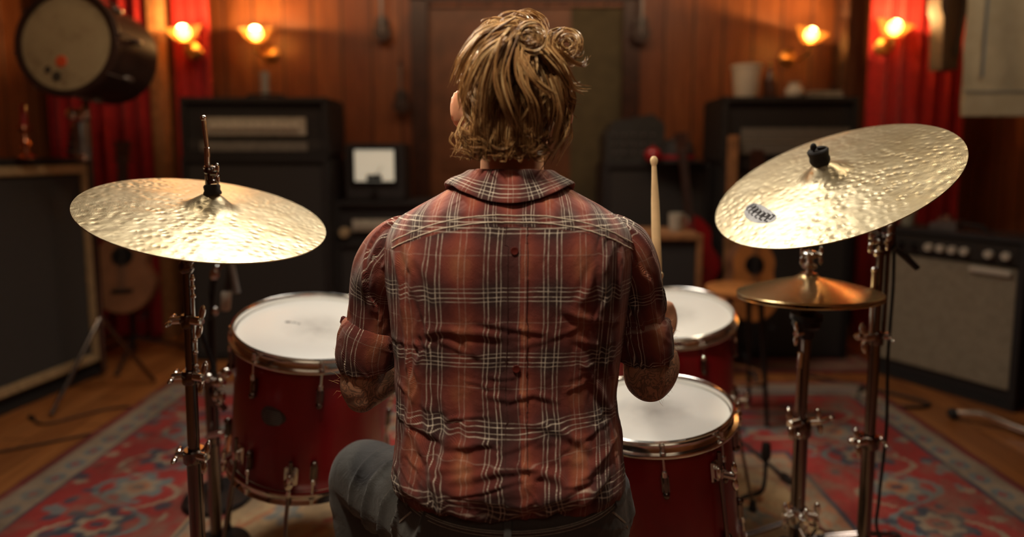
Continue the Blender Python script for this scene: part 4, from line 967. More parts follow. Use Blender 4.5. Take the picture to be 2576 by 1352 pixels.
m = MB(); m.lathe([(0, .013), (.09, .013), (.095, .018), (.09, .028), (.03, .036), (0, .036)], 40, (X0, YT, 0)); obj('base', m, black_plastic, o, world=True)
# cables and jack bits by the hi-hat feet
cable('cable', 'looped black cable on the rug at the hi-hat feet', [(.62, 1.98, .018), (.66, 1.93, .05), (.73, 1.90, .018), (.80, 1.93, .018), (.84, 1.90, .06), (.86, 1.93, .15)], .007)

# ------------------------------------------------------------------ the drummer
person = thing('person', 'drummer seen from behind in a rust plaid shirt and dark jeans, sitting and holding sticks', 'person', (0, 1.06, 0))
def remesh(mb, vox, name, mat, parent, smooth=6, fn=None):
    me = bpy.data.meshes.new(name + '_src'); Mi = wmat(parent).inverted()
    me.from_pydata([tuple(Mi @ Vector(v)) for v in mb.v], [], mb.f)
    t = bpy.data.objects.new(name + '_src', me); COL.objects.link(t)
    md = t.modifiers.new('r', 'REMESH'); md.mode = 'VOXEL'; md.voxel_size = vox
    ms = t.modifiers.new('s', 'SMOOTH'); ms.iterations = smooth; ms.factor = .5
    bpy.context.view_layer.update(); dg = bpy.context.evaluated_depsgraph_get()
    nm = bpy.data.meshes.new_from_object(t.evaluated_get(dg)); bpy.data.objects.remove(t); nm.name = name
    nm.polygons.foreach_set('use_smooth', [True] * len(nm.polygons)); nm.materials.clear(); nm.materials.append(mat)
    if fn: fn(nm, Mi.inverted())
    o = bpy.data.objects.new(name, nm); COL.objects.link(o); o.parent = parent; ROOTM[o.name] = wmat(parent); return o
def spl(pts, n):
    "Catmull-Rom resample of rows of numbers"
    A = np.array([list(p) for p in pts], float); m = len(A); out = []
    for t in np.linspace(0, m - 1, n):
        i = min(int(t), m - 2); f = t - i; p0, p1, p2, p3 = A[max(i - 1, 0)], A[i], A[i + 1], A[min(i + 2, m - 1)]
        out.append(.5 * (2 * p1 + (p2 - p0) * f + (2 * p0 - 5 * p1 + 4 * p2 - p3) * f * f + (3 * p1 - p0 - 3 * p2 + p3) * f ** 3))
    return np.array(out)
def limb(m, pts, n=14, k=28):
    A = spl(pts, k); m.tube([Vector(a[:3]) for a in A], [a[3] for a in A], n); m.ell(A[0][:3], (A[0][3],) * 3, n, 8); m.ell(A[-1][:3], (A[-1][3],) * 3, n, 8)

# rows of the shirt, from hem to neck: photo row, left and right edge, distance of the side seam, half depth back and front, squareness
ROWS = [(1304, 1085, 1500, 1.045, .112, .11, 2.2), (1292, 1045, 1535, 1.045, .132, .13, 2.3), (1258, 1006, 1562, 1.045, .142, .14, 2.4), (1215, 990, 1568, 1.05, .140, .14, 2.4),
        (1150, 994, 1566, 1.055, .128, .135, 2.4), (1080, 1000, 1560, 1.06, .118, .13, 2.4), (1000, 1000, 1547, 1.065, .113, .13, 2.4),
        (900, 996, 1556, 1.07, .116, .13, 2.5), (800, 986, 1570, 1.075, .122, .135, 2.5), (700, 974, 1582, 1.08, .126, .135, 2.5),
        (640, 970, 1588, 1.08, .124, .13, 2.5), (600, 972, 1588, 1.08, .118, .12, 2.4), (570, 985, 1578, 1.08, .111, .11, 2.3), (545, 1008, 1552, 1.08, .104, .10, 2.2),
        (520, 1048, 1515, 1.08, .094, .09, 2.1), (500, 1085, 1478, 1.08, .086, .082, 2.0), (480, 1122, 1440, 1.08, .078, .075, 2.0), (460, 1156, 1408, 1.08, .070, .07, 2.0), (440, 1182, 1384, 1.08, .063, .066, 2.0)]
def ringspec(r):
    py, a, b, Y, bk, fr, n = r; L, R = P(a, py, Y), P(b, py, Y)
    return [(L.x + R.x) / 2, Y, L.z, (R.x - L.x) / 2, bk, fr, n]
RS = [ringspec(r) for r in ROWS]
HEMZ = RS[0][2]
def se(c, n): return np.sign(c) * np.abs(c) ** (2 / n)

def vnoise(x, y, seed=0):
    xi = np.floor(x).astype(int); yi = np.floor(y).astype(int); fx = x - xi; fy = y - yi
    fx = fx * fx * (3 - 2 * fx); fy = fy * fy * (3 - 2 * fy)
    def h(a, b):
        q = (a * 374761393 + b * 668265263 + seed * 144269) & 0x7fffffff; q = ((q ^ (q >> 13)) * 1274126177) & 0x7fffffff; return ((q ^ (q >> 16)) & 0xffff) / 32768.0 - 1
    return (h(xi, yi) * (1 - fx) + h(xi + 1, yi) * fx) * (1 - fy) + (h(xi, yi + 1) * (1 - fx) + h(xi + 1, yi + 1) * fx) * fy
def fold_field(A, B, folds):
    "sum of soft asymmetric ridges along polylines in the cloth's (a, b) plane"
    D = np.zeros_like(A)
    for pts, amp, w in folds:
        best = np.full(A.shape, 9.0); sgn = np.zeros_like(A); tt = np.zeros_like(A); m = len(pts) - 1
        for i in range(m):
            (x0, y0), (x1, y1) = pts[i], pts[i + 1]; dx, dy = x1 - x0, y1 - y0; L2 = dx * dx + dy * dy + 1e-12
            t = np.clip(((A - x0) * dx + (B - y0) * dy) / L2, 0, 1); ex = A - x0 - t * dx; ey = B - y0 - t * dy; d = np.hypot(ex, ey)
            k = d < best; best = np.where(k, d, best); sgn = np.where(k, np.sign(ex * dy - ey * dx), sgn); tt = np.where(k, (i + t) / m, tt)
        env = np.clip(np.sin(PI * np.clip(tt, .02, .98)) * 1.6, 0, 1)
        ridge = np.exp(-(best / w) ** 2) - .55 * np.exp(-((best - 1.5 * w) / (.8 * w)) ** 2) * (sgn > 0)
        D += amp * env * ridge
    return D
def grid_mesh(Ps, closed_u=True):
    "Ps: (rows, cols, 3) -> faces"
    r, c = Ps.shape[:2]; ii = np.arange(r * c).reshape(r, c)
    if closed_u: jj = np.roll(ii, -1, 1); F = np.stack([ii[:-1], jj[:-1], jj[1:], ii[1:]], -1).reshape(-1, 4)
    else: F = np.stack([ii[:-1, :-1], ii[:-1, 1:], ii[1:, 1:], ii[1:, :-1]], -1).reshape(-1, 4)
    return F
def normals(Ps):
    du = np.roll(Ps, -1, 1) - np.roll(Ps, 1, 1); dv = np.gradient(Ps, axis=0); n = np.cross(du, dv); n /= np.linalg.norm(n, axis=-1, keepdims=True) + 1e-12
    return n
def px2(px, py, Y=.965): p = P(px, py, Y); return (p.x, p.z)

# --- torso of the shirt
NR, NC = 420, 560
A = spl(RS, NR); phi = np.linspace(-PI, PI, NC, endpoint=False)
s_, c_ = np.sin(phi)[None], np.cos(phi)[None]; nn = A[:, 6:7]
X = A[:, 0:1] + A[:, 3:4] * se(s_, nn); Yb = np.where(c_ > 0, A[:, 4:5], A[:, 5:6]); Y = A[:, 1:2] - Yb * se(c_, nn); low_ = np.clip((.9 - A[:, 2:3]) / .3, 0, 1)
Z = A[:, 2:3] + (CAMZ - A[:, 2:3]) * (A[:, 1:2] - np.maximum(Y, A[:, 1:2] - Yb)) / A[:, 1:2] * np.clip(c_, 0, 1)
Z = Z + .030 * np.clip((.64 - A[:, 2:3]) / .09, 0, 1) * s_ ** 2
S = np.stack([X, Y, Z], -1)
# shoulder blades, spine hollow
def bump2(cx, cz, rx, rz): return np.exp(-((X - cx) / rx) ** 2 - ((Z - cz) / rz) ** 2)
back = np.clip(c_ * 1.5, 0, 1)
N0 = normals(S); 
if (N0[NR // 2, NC // 2, 1] > 0): N0 = -N0
D = .012 * bump2(-.115, .98, .06, .09) + .012 * bump2(.125, .98, .06, .09) - .008 * bump2(.0, .92, .035, .22) + .004 * bump2(0, 1.08, .09, .02)
D = D * back
folds = []
def F_(pts, amp, w): folds.append(([px2(*p) for p in pts], amp, w))
F_([(1400, 765), (1450, 795), (1520, 812), (1575, 825)], .0055, .008)
F_([(1440, 850), (1490, 870), (1555, 872)], .004, .006)
F_([(1455, 885), (1490, 960), (1530, 1030), (1556, 1085)], .006, .007)
F_([(1475, 800), (1500, 880), (1545, 990)], .004, .006)
F_([(1030, 850), (1110, 828), (1210, 835), (1290, 850)], .0045, .008)
F_([(1190, 800), (1280, 822), (1400, 838)], .003, .006)
F_([(1180, 1165), (1250, 1150), (1320, 1142), (1395, 1165), (1430, 1190)], .007, .007)
F_([(1250, 1235), (1330, 1225), (1420, 1195), (1500, 1160), (1560, 1120)], .008, .010)
F_([(1120, 1235), (1230, 1262), (1340, 1258), (1430, 1215), (1540, 1200)], .009, .012)
F_([(1010, 1210), (1090, 1240), (1180, 1250), (1260, 1275)], .008, .010)
F_([(1400, 1250), (1470, 1225), (1540, 1180)], .007, .008)
F_([(1030, 1100), (1085, 1150), (1120, 1230), (1110, 1290)], .007, .008)
F_([(1010, 1060), (1060, 1080), (1170, 1105), (1250, 1085)], .005, .008)
F_([(1100, 960), (1135, 1060), (1130, 1130), (1085, 1200)], .006, .010)
F_([(1010, 900), (1035, 1000), (1020, 1120), (1000, 1220)], .006, .009)
F_([(1060, 900), (1065, 1010), (1090, 1110)], .004, .008)
F_([(1205, 985), (1280, 1000), (1340, 985), (1420, 1010)], .004, .006)
F_([(1300, 1050), (1370, 1060), (1440, 1090), (1500, 1140)], .005, .007)
F_([(985, 640), (1002, 720), (1012, 830)], .007, .007); F_([(1012, 620), (1040, 690), (1035, 760)], .005, .007)
F_([(1040, 640), (1085, 700), (1100, 790)], .003, .008)
F_([(1575, 620), (1556, 710), (1562, 820)], .007, .007); F_([(1545, 610), (1510, 690), (1522, 790)], .006, .008)
F_([(1510, 640), (1475, 720), (1450, 770)], .004, .008); F_([(1555, 760), (1530, 850), (1540, 950)], .005, .008)
F_([(1170, 990), (1180, 1090), (1215, 1170)], .003, .010); F_([(1370, 900), (1385, 1000), (1420, 1100)], .003, .009)
rf = random.Random(5)
for k in range(70):
    zc = rf.choice([rf.uniform(1080, 1290), rf.uniform(780, 1290)]); xc = rf.uniform(1010, 1550); L = rf.uniform(30, 100); an = rf.gauss(0, .35) + (xc - 1285) / 500 * -.5
    F_([(xc - L * math.cos(an), zc - L * math.sin(an)), (xc + rf.uniform(-6, 6), zc + rf.uniform(-9, 9)), (xc + L * math.cos(an), zc + L * math.sin(an))], rf.uniform(.0008, .0026), rf.uniform(.003, .007))
for k in range(26):
    sg = rf.choice((-1, 1)); xc = 1283 + sg * rf.uniform(215, 290); zc = rf.uniform(620, 1000); L = rf.uniform(30, 80)
    F_([(xc + sg * 10, zc - L), (xc - sg * rf.uniform(0, 12), zc), (xc + sg * rf.uniform(-14, 14), zc + L)], rf.uniform(.0015, .0035), rf.uniform(.003, .006))
FD = .62 * fold_field(X, Z, folds) * np.clip(c_ * 3 + .3, 0, 1)
FD2 = np.zeros_like(FD)     # the sides and front, out of the camera's sight but real
ang = np.repeat(phi[None], NR, 0)
FD2 = .003 * vnoise(ang * 9 + Z * 6, Z * 22, 3) + .0016 * vnoise(ang * 22, Z * 46 + ang * 3, 4)
lowz = np.clip((.85 - Z) / .2, 0, 1)
D = D + FD + FD2 * (.35 + .5 * lowz)
# box pleat down the middle of the back, below the yoke
seam = 1.066 - 1.35 * (X + 0.0) ** 2 * .75
pleat = ((np.abs(X - .008) < .017) & (Z < seam)).astype(float)
D = D + back * (.0016 * pleat); D = D + back * .0014 * (1 / (1 + np.exp(-(Z - seam) / .0022)))
# soften at the neck and hem edges
S2 = S + N0 * D[..., None]
arc = np.concatenate([np.zeros((NR, 1)), np.cumsum(np.linalg.norm(np.diff(S, axis=1), axis=-1), 1)], 1); arc = arc - arc[:, NC // 2:NC // 2 + 1]
U = arc * .55 + X * .45 * (np.abs(phi)[None] < PI / 2) + arc * .45 * (np.abs(phi)[None] >= PI / 2) * 1.0
U = arc; V = Z + .012 * vnoise(X * 9, Z * 9, 8) * lowz
yk = (Z > seam).astype(float)
parts = [(S2, U + FD * .8, V + FD * .9, yk)]
# hem folded inward
r0 = S2[0]; inner = np.stack([np.stack([A[0, 0] + (r0[:, 0] - A[0, 0]) * k, A[0, 1] + (r0[:, 1] - A[0, 1]) * k, r0[:, 2] + dz], -1) for k, dz in ((.95, .0), (.93, .012), (.93, .03))][::-1])
parts.append((np.concatenate([inner, r0[None]]), np.repeat(U[:1], 4, 0), np.repeat(V[:1], 4, 0), np.zeros((4, NC))))

# --- sleeves
def sleeve_grid(path, nr, nc, seed, sidex, jit=1.0, v0=0.0, flat=.92):
    A = spl(path, nr); C = A[:, :3]; T = np.gradient(C, axis=0); T /= np.linalg.norm(T, axis=1, keepdims=True)
    ref = np.array([0, -1.0, 0]); b = ref - T * (T @ ref)[:, None]; b /= np.linalg.norm(b, axis=1, keepdims=True); a = np.cross(b, T)   # a: sideways
    ph = np.linspace(-PI, PI, nc, endpoint=False)
    G = C[:, None] + A[:, 3][:, None, None] * (np.sin(ph)[None, :, None] * a[:, None] + np.cos(ph)[None, :, None] * b[:, None] * flat)
    N = normals(G); mid = (G - C[:, None]); 
    if (N * mid).sum() < 0: N = -N
    L = np.concatenate([[0], np.cumsum(np.linalg.norm(np.diff(C, axis=0), axis=1))])
    Lg = np.repeat(L[:, None], nc, 1); ug = np.repeat((ph * .056)[None], nr, 0)
    r_ = random.Random(seed); fl = []
    for k in range(34):
        u0 = r_.uniform(-.16, .16); l0 = r_.uniform(.0, L[-1]); ln = r_.uniform(.02, .06); an = r_.gauss(1.35, .5)
        fl.append(([(u0 - ln * math.cos(an), l0 - ln * math.sin(an)), (u0 + r_.uniform(-.006, .006), l0), (u0 + ln * math.cos(an), l0 + ln * math.sin(an))], r_.uniform(.001, .0042) * jit, r_.uniform(.003, .007)))
    Dd = fold_field(ug, Lg, fl) + .0018 * jit * vnoise(ug * 60, Lg * 30, seed)
    Dd[0] *= 0
    return G + N * Dd[..., None], ug * 1.0 + Dd, v0 - Lg + Dd, np.zeros((nr, nc))
def PP(px, py, Y, r): p = P(px, py, Y); return (p.x, p.y, p.z, r)
LS = [PP(1075, 612, 1.08, .044), PP(1036, 616, 1.08, .053), PP(996, 636, 1.085, .059), PP(963, 685, 1.09, .057), PP(948, 730, 1.10, .052), PP(943, 800, 1.11, .051), PP(932, 850, 1.115, .053), PP(926, 890, 1.12, .050)]
RSl = [PP(1495, 612, 1.08, .044), PP(1530, 614, 1.08, .053), PP(1563, 632, 1.085, .057), PP(1590, 680, 1.09, .052), PP(1602, 730, 1.10, .047), PP(1612, 800, 1.11, .047), PP(1618, 850, 1.115, .050), PP(1622, 880, 1.12, .047)]
parts.append(sleeve_grid(LS, 200, 200, 21, -1, 1.0, .985)); parts.append(sleeve_grid(RSl, 200, 200, 22, 1, 1.1, .985))
vsa, fsa, ua, va, ya = [], [], [], [], []; off = 0
for g, u, v, y_ in parts:
    vsa.append(g.reshape(-1, 3)); fsa.append(grid_mesh(g) + off); off += g.shape[0] * g.shape[1]; ua.append(u.ravel()); va.append(v.ravel()); ya.append(y_.ravel())
def np_obj(name, V, Fq, mat, parent, attrs={}, ang=None):
    M = np.array(wmat(parent).inverted()); V = np.c_[V, np.ones(len(V))] @ M.T
    me = bpy.data.meshes.new(name); me.vertices.add(len(V)); me.vertices.foreach_set('co', V[:, :3].astype('f').ravel())
    k = Fq.shape[1]; me.loops.add(Fq.size); me.loops.foreach_set('vertex_index', Fq.astype('i').ravel()); me.polygons.add(len(Fq)); me.polygons.foreach_set('loop_start', np.arange(0, Fq.size, k, dtype='i')); 
    me.update(calc_edges=True); me.validate()
    me.polygons.foreach_set('use_smooth', [True] * len(me.polygons))
    for a, d_ in attrs.items():
        at = me.attributes.new(a, 'FLOAT', 'POINT'); at.data.foreach_set('value', np.asarray(d_, 'f'))
    me.materials.append(mat); o = bpy.data.objects.new(name, me); COL.objects.link(o); o.parent = parent; ROOTM[o.name] = wmat(parent); return o

def mat_plaid(name='plaid_cotton'):
    M = Mat(name)
    def at(n): x = M.n('ShaderNodeAttribute'); x.attribute_name = n; return x.outputs['Fac']
    u, v, y, pl_ = at('pu'), at('pv'), at('yoke'), at('pleat'); co = M.coord()
    wob = M.math('MULTIPLY', M.math('SUBTRACT', M.noise(14, 3, co), .5), .006); wob2 = M.math('MULTIPLY', M.math('SUBTRACT', M.noise(11, 3, co, .6), .5), .006)
    # the yoke is cut from the same cloth, laid closer
    us = M.math('ADD', M.math('MULTIPLY', M.math('ADD', u, wob), M.math('MULTIPLY_ADD', y, 5.5, 10.3)), M.math('MULTIPLY_ADD', y, .22, .755))
    vs = M.math('MULTIPLY_ADD', M.math('ADD', v, wob2), 9.0, .5 - .956 * 9.0 + 9)
    fu = M.math('FRACT', M.math('ADD', us, 20)); fv = M.math('FRACT', M.math('ADD', vs, 20))
    def lines(f, cs, w):
        st = [(0, 0)]
        for c, a in cs: st += [(max(c - w, 0), 0), (c - w * .35, a), (c + w * .35, a), (min(1, c + w), 0)]
        return M.ramp(f, st + [(1, 0)])
    LU = lines(fu, [(.05, .35), (.36, .75), (.43, 1), (.57, 1), (.64, .8), (.95, .35)], .010)
    LV = lines(fv, [(.08, .25), (.40, .8), (.46, 1), (.54, 1), (.60, .6)], .009)
    th_u = M.math('SINE', M.math('MULTIPLY', u, 2900.0)); th_v = M.math('SINE', M.math('MULTIPLY', v, 2900.0))
    th_d = M.math('SINE', M.math('MULTIPLY', M.math('ADD', u, v), 2600.0))
    dots_u = M.math('MULTIPLY_ADD', th_v, .35, .75); dots_v = M.math('MULTIPLY_ADD', th_u, .35, .75)
    patch = M.ramp(M.noise(8, 4, co, .6), [(.3, .35), (.6, 1)])
    bu = M.ramp(fu, [(0, .85), (.12, .72), (.22, .35), (.33, .15), (.40, .0), (.60, .0), (.67, .15), (.78, .4), (.9, .8), (1, .85)])
    bv = M.ramp(fv, [(0, .75), (.15, .6), (.3, .3), (.36, .05), (.44, .0), (.56, .0), (.64, .1), (.75, .45), (.9, .7), (1, .75)])
    tone = M.math('MULTIPLY', M.math('ADD', M.math('MULTIPLY', bu, .62), M.math('MULTIPLY', bv, .5)), M.math('MULTIPLY_ADD', th_d, .16, .92))
    tone = M.math('MULTIPLY', tone, M.math('MULTIPLY_ADD', patch, .55, .45))
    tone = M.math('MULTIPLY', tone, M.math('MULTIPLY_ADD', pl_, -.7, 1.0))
    base = M.ramp(tone, [(.0, (.028, .006, .006)), (.25, (.095, .012, .009)), (.55, (.20, .034, .018)), (.85, (.33, .105, .045)), (1.0, (.44, .20, .09))])
    thin = M.ramp(M.noise(70, 2, co), [(.35, .45), (.6, 1)])
    Lm = M.math('MINIMUM', M.math('MULTIPLY', M.math('ADD', M.math('MULTIPLY', LU, dots_u), M.math('MULTIPLY', LV, dots_v)), thin), 1.0)
    M.base(M.mix(M.math('MULTIPLY', Lm, .85), base, (.88, .78, .66)))
    M.set(Roughness=.88); M.b.inputs['Sheen Weight'].default_value = .12; M.b.inputs['Sheen Roughness'].default_value = .5
    h = M.math('ADD', M.math('MULTIPLY', th_d, .45), M.math('MULTIPLY', M.noise(420, 3, co), 1.0)); h = M.math('ADD', h, M.math('MULTIPLY', Lm, .8))
    b1 = M.n('ShaderNodeBump'); b1.inputs['Strength'].default_value = .55; b1.inputs['Distance'].default_value = .0012; M.l(h, b1.inputs['Height'])
    crease = M.noise(34, 5, co, .62, .8)
    b2 = M.n('ShaderNodeBump'); b2.inputs['Strength'].default_value = .32; b2.inputs['Distance'].default_value = .006; M.l(crease, b2.inputs['Height']); M.l(b1.outputs[0], b2.inputs['Normal']); M.l(b2.outputs[0], M.b.inputs['Normal'])
    return M.m
plaid = mat_plaid()
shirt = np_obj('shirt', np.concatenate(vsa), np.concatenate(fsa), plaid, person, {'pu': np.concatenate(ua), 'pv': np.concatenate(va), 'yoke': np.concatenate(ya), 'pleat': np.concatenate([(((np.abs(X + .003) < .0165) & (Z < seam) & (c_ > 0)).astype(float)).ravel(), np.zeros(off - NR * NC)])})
# seams: yoke stitching and armhole
def on_back(x, z, lift=.0015):
    i = int(np.argmin(np.abs(A_rows - z))); row = S2[i]; half = np.abs(phi) < PI / 2; cand = np.where(half)[0]; j = cand[np.argmin(np.abs(row[cand, 0] - x))]
    return Vector(row[j]) + Vector(N0[i, j]) * lift
A_rows = A[:, 2]
thread = simple('seam_thread', (.72, .62, .50), .8, nscale=400, nvar=.3)
m = MB()
for dz, rad in ((.0065, .0007), (-.0055, .0007)):
    m.tube([on_back(x, 1.066 - 1.35 * x * x * .75 + dz, .0010) for x in np.linspace(-.205, .215, 90)], rad, 6)
obj('yoke_seam', m, thread, shirt, world=True, label='pale stitched yoke seam')
m = MB()
for dx in (-.009, .025): m.tube([on_back(dx, z, .0006) for z in np.linspace(1.055, .60, 120)], .00065, 6)
obj('pleat_seam', m, simple('dark_thread', (.05, .012, .01), .8), shirt, world=True, label='dark pleat seam down the back')
for (px, py) in ((1296, 660), (1300, 985)):
    x, z = px2(px, py); c = on_back(x, z, .001); m = MB(); m.lathe([(0, 0), (.0060, 0), (.0066, .0012), (.0060, .0024), (.004, .0018), (0, .0018)], 20, c, Matrix.Rotation(PI / 2, 3, 'X')); obj('button', m, simple('button_red', (.10, .015, .012), .35), shirt, world=True)
# cuffs: rolled, thicker than the sleeve
def cuff(path, v0, seed, name='cuff'):
    g, u, v, y_ = sleeve_grid(path, 60, 160, seed, 1, .55, v0)
    C = spl(path, 60)[:, :3]; inn = C[:, None] + (g - C[:, None]) * .90
    G = np.concatenate([g, inn[::-1][:40]]); return np_obj(name, G.reshape(-1, 3), grid_mesh(G), plaid, shirt, {'pu': np.concatenate([u, u[::-1][:40]]).ravel(), 'pv': np.concatenate([v, v[::-1][:40]]).ravel(), 'yoke': np.zeros(G.shape[0] * G.shape[1])})
cuff([PP(941, 822, 1.11, .0515), PP(939, 828, 1.11, .0590), PP(932, 850, 1.112, .0610), PP(926, 885, 1.115, .0600), PP(928, 912, 1.12, .0575), PP(929, 918, 1.12, .054)], .81, 31)
cuff([PP(1612, 812, 1.11, .047), PP(1613, 818, 1.11, .0535), PP(1617, 845, 1.112, .0550), PP(1621, 870, 1.115, .0545), PP(1622, 892, 1.12, .0525), PP(1622, 898, 1.12, .049)], .80, 32)
# little tab standing up on the left cuff
p = P(863, 806, 1.14); m = MB(); m.box(p, (.010, .006, .016), .002, (0, .3, 0)); m.cyl(p + Vector((0, 0, .004)), p + Vector((.012, 0, -.03)), .0022, 8); obj('cuff_tab', m, simple('maroon_cloth', (.10, .012, .010), .8), shirt, world=True)
# collar: stand, fold line and fall
prof = []
nC = 200; ph = np.linspace(-PI, PI, nC, endpoint=False); cs = np.cos(ph); sn = np.sin(ph)
zt = P(1288, 428, 1.02).z
rows = []
def crow(rx, rb, rf_, zb, dip): # dip lowers the sides and the front
    return np.stack([.0 - .004 + rx * sn, 1.083 - np.where(cs > 0, rb, rf_) * cs, zb - dip * ((1 - cs) * .5) ** 2 * 1.2 + max(0, rx - .072) / .045 * .040 * sn ** 2 * np.clip(1 + cs, 0, 1)], -1)
CR = [(.066, .060, .066, zt - .040, .035), (.067, .062, .067, zt - .012, .022), (.069, .065, .070, zt - .002, .020), (.072, .069, .073, zt + .001, .020), (.078, .076, .079, zt - .003, .024), (.090, .086, .090, zt - .018, .034), (.106, .095, .102, zt - .036, .046), (.117, .102, .110, zt - .050, .056), (.116, .101, .109, zt - .053, .057), (.104, .090, .100, zt - .046, .048)]
Ac = spl(CR, 70); G = np.stack([crow(*r) for r in Ac]); Nn = normals(G); G = G + Nn * (.0012 * vnoise(np.repeat((ph * 5)[None], 70, 0), np.repeat(np.linspace(0, 6, 70)[:, None], nC, 1), 9))[..., None]
L = np.cumsum(np.r_[0, np.linalg.norm(np.diff(G[:, nC // 2], axis=0), axis=1)])
col = np_obj('collar', G.reshape(-1, 3), grid_mesh(G), plaid, shirt, {'pu': np.repeat((ph * .085)[None], 70, 0).ravel(), 'pv': (1.046 - np.repeat(L[:, None], nC, 1)).ravel(), 'yoke': np.ones(70 * nC)})

# --- body
skin_m = Mat('skin'); v = skin_m.coord(); f = skin_m.noise(30, 4, v)
tat = skin_m.n('ShaderNodeAttribute'); tat.attribute_name = 'ink'
wv = skin_m.n('ShaderNodeTexNoise'); wv.inputs['Scale'].default_value = 26; wv.inputs['Detail'].default_value = 2; wv.inputs['Distortion'].default_value = 2.4; skin_m.l(v, wv.inputs['Vector'])
pat = skin_m.ramp(wv.outputs['Fac'], [(.40, 0), (.44, 1), (.49, 1), (.52, .15), (.57, .1), (.60, .9), (.64, .9), (.68, 0)])
skin_m.base(skin_m.mix(skin_m.math('MULTIPLY', tat.outputs['Fac'], skin_m.math('MULTIPLY_ADD', pat, .5, .22)), skin_m.ramp(f, [(.3, (.50, .24, .14)), (.7, (.60, .32, .20))]), (.035, .03, .03)))
skin_m.set(Roughness=.48, Subsurface_Weight=.25, Subsurface_Scale=.02); skin_m.b.inputs['Subsurface Radius'].default_value = (1, .25, .12); skin_m.bump(skin_m.noise(500, 2, v), .12, .001)
YAW = math.radians(-13); HO = Vector((.003, 1.095, 1.268)); HR = Matrix.Rotation(YAW, 3, 'Z') @ Matrix.Rotation(math.radians(-7), 3, 'X')
def hl(x, y, z): return HR @ Vector((x, y, z)) + HO
m = MB()
m.ell(hl(0, -.008, .030), (.077, .096, .100), 32, 20, HR); m.ell(hl(0, .030, -.045), (.060, .066, .080), 28, 18, HR); m.ell(hl(0, .052, -.085), (.038, .040, .035), 20, 12, HR)
m.tube([hl(0, .090, .018), hl(0, .104, -.005), hl(0, .116, -.026), hl(0, .100, -.036)], [.008, .010, .014, .010], 12)
for s in (-1, 1):
    m.ell(hl(s * .034, .082, .014), (.022, .012, .008), 14, 8, HR); m.ell(hl(s * .040, .072, -.03), (.020, .02, .018), 14, 8, HR)
    # ear: shell, rim and lobe
    Re = HR @ Matrix.Rotation(s * .45, 3, 'Z') @ Matrix.Rotation(-s * .12, 3, 'Y')
    m.ell(hl(s * .099, -.008, -.006), (.009, .022, .034), 16, 12, Re)
    rim = [hl(s * (.101 + .008 * math.sin(a)), -.004 - .021 * math.sin(a) - .004, -.002 + .032 * math.cos(a)) for a in np.linspace(-.6, 3.3, 14)]
    m.tube(rim, .0045, 8); m.ell(hl(s * .090, .004, -.036), (.009, .009, .012), 10, 8, HR); m.ell(hl(s * .086, -.002, -.004), (.016, .014, .022), 12, 8, HR)
m.ell(hl(0, .092, -.058), (.024, .010, .005), 14, 8, HR); m.ell(hl(0, .090, -.068), (.020, .010, .006), 14, 8, HR)
limb(m, [(0, 1.08, 1.06, .070), (0, 1.083, 1.12, .060), (0, 1.09, 1.17, .058), (.0, 1.10, 1.22, .060)], 24)
# trunk under the shirt
tr = spl([(r[0], r[1], r[2], r[3] - .020 - .03 * max(0, (.75 - r[2]) / .2), r[4] - .016 - .03 * max(0, (.75 - r[2]) / .2), r[5] - .016, r[6]) for r in RS[2:-1]], 40); Vt = []; Ft = []
for i in range(40):
    for k in range(40):
        q = 2 * PI * k / 40; a = tr[i]; bb = a[4] if math.cos(q) > 0 else a[5]
        Vt.append((a[0] + a[3] * float(se(math.sin(q), a[6])), a[1] - bb * float(se(math.cos(q), a[6])), a[2]))
for i in range(39):
    for k in range(40): Ft.append((i * 40 + k, i * 40 + (k + 1) % 40, (i + 1) * 40 + (k + 1) % 40, (i + 1) * 40 + k))
Ft += [tuple(range(39, -1, -1)), tuple(39 * 40 + k for k in range(40))]; m.add(Vt, Ft)
m.ell((.0, 1.07, .54), (.16, .085, .10), 28, 16)
# left arm: hangs from the shoulder, forearm crosses inward in front of the chest
EL = P(910, 972, 1.12); WL = Vector((-.105, 1.335, .800)); ER = P(1626, 948, 1.115); WR = P(1658, 850, 1.285)
limb(m, [(*P(1040, 630, 1.08), .040), (*P(970, 690, 1.09), .036), (*P(946, 760, 1.10), .034), (*P(934, 850, 1.115), .036), (*EL, .041), (*(EL.lerp(WL, .25) + Vector((-.004, 0, -.004))), .043), (*EL.lerp(WL, .6), .034), (*WL, .026)], 20, 60)
m.ell(EL + Vector((.002, -.008, -.018)), (.032, .030, .030), 16, 12)
limb(m, [(*P(1525, 630, 1.08), .040), (*P(1585, 690, 1.09), .034), (*P(1606, 740, 1.10), .031), (*P(1614, 840, 1.112), .034), (*ER, .044), (*(ER.lerp(WR, .25) + Vector((.012, 0, .002))), .047), (*(ER.lerp(WR, .6) + Vector((.006, 0, 0))), .038), (*WR, .027)], 20, 60)
m.ell(ER + Vector((.004, -.006, -.016)), (.038, .034, .030), 16, 12)
# legs under the jeans
HL, KL, AL = Vector((-.105, 1.06, .50)), P(912, 1196, 1.29), Vector((-.335, 1.30, .10)); HRr, KR, AR = Vector((.085, 1.08, .50)), Vector((.045, 1.47, .48)), Vector((.03, 1.50, .10))
for h, k_, a_ in ((HL, KL, AL), (HRr, KR, AR)):
    limb(m, [(*h, .075), (*h.lerp(k_, .5), .066), (*k_, .052), (*k_.lerp(a_, .3), .050), (*a_, .034), (a_.x, a_.y + .10, .055, .030)], 18, 40)
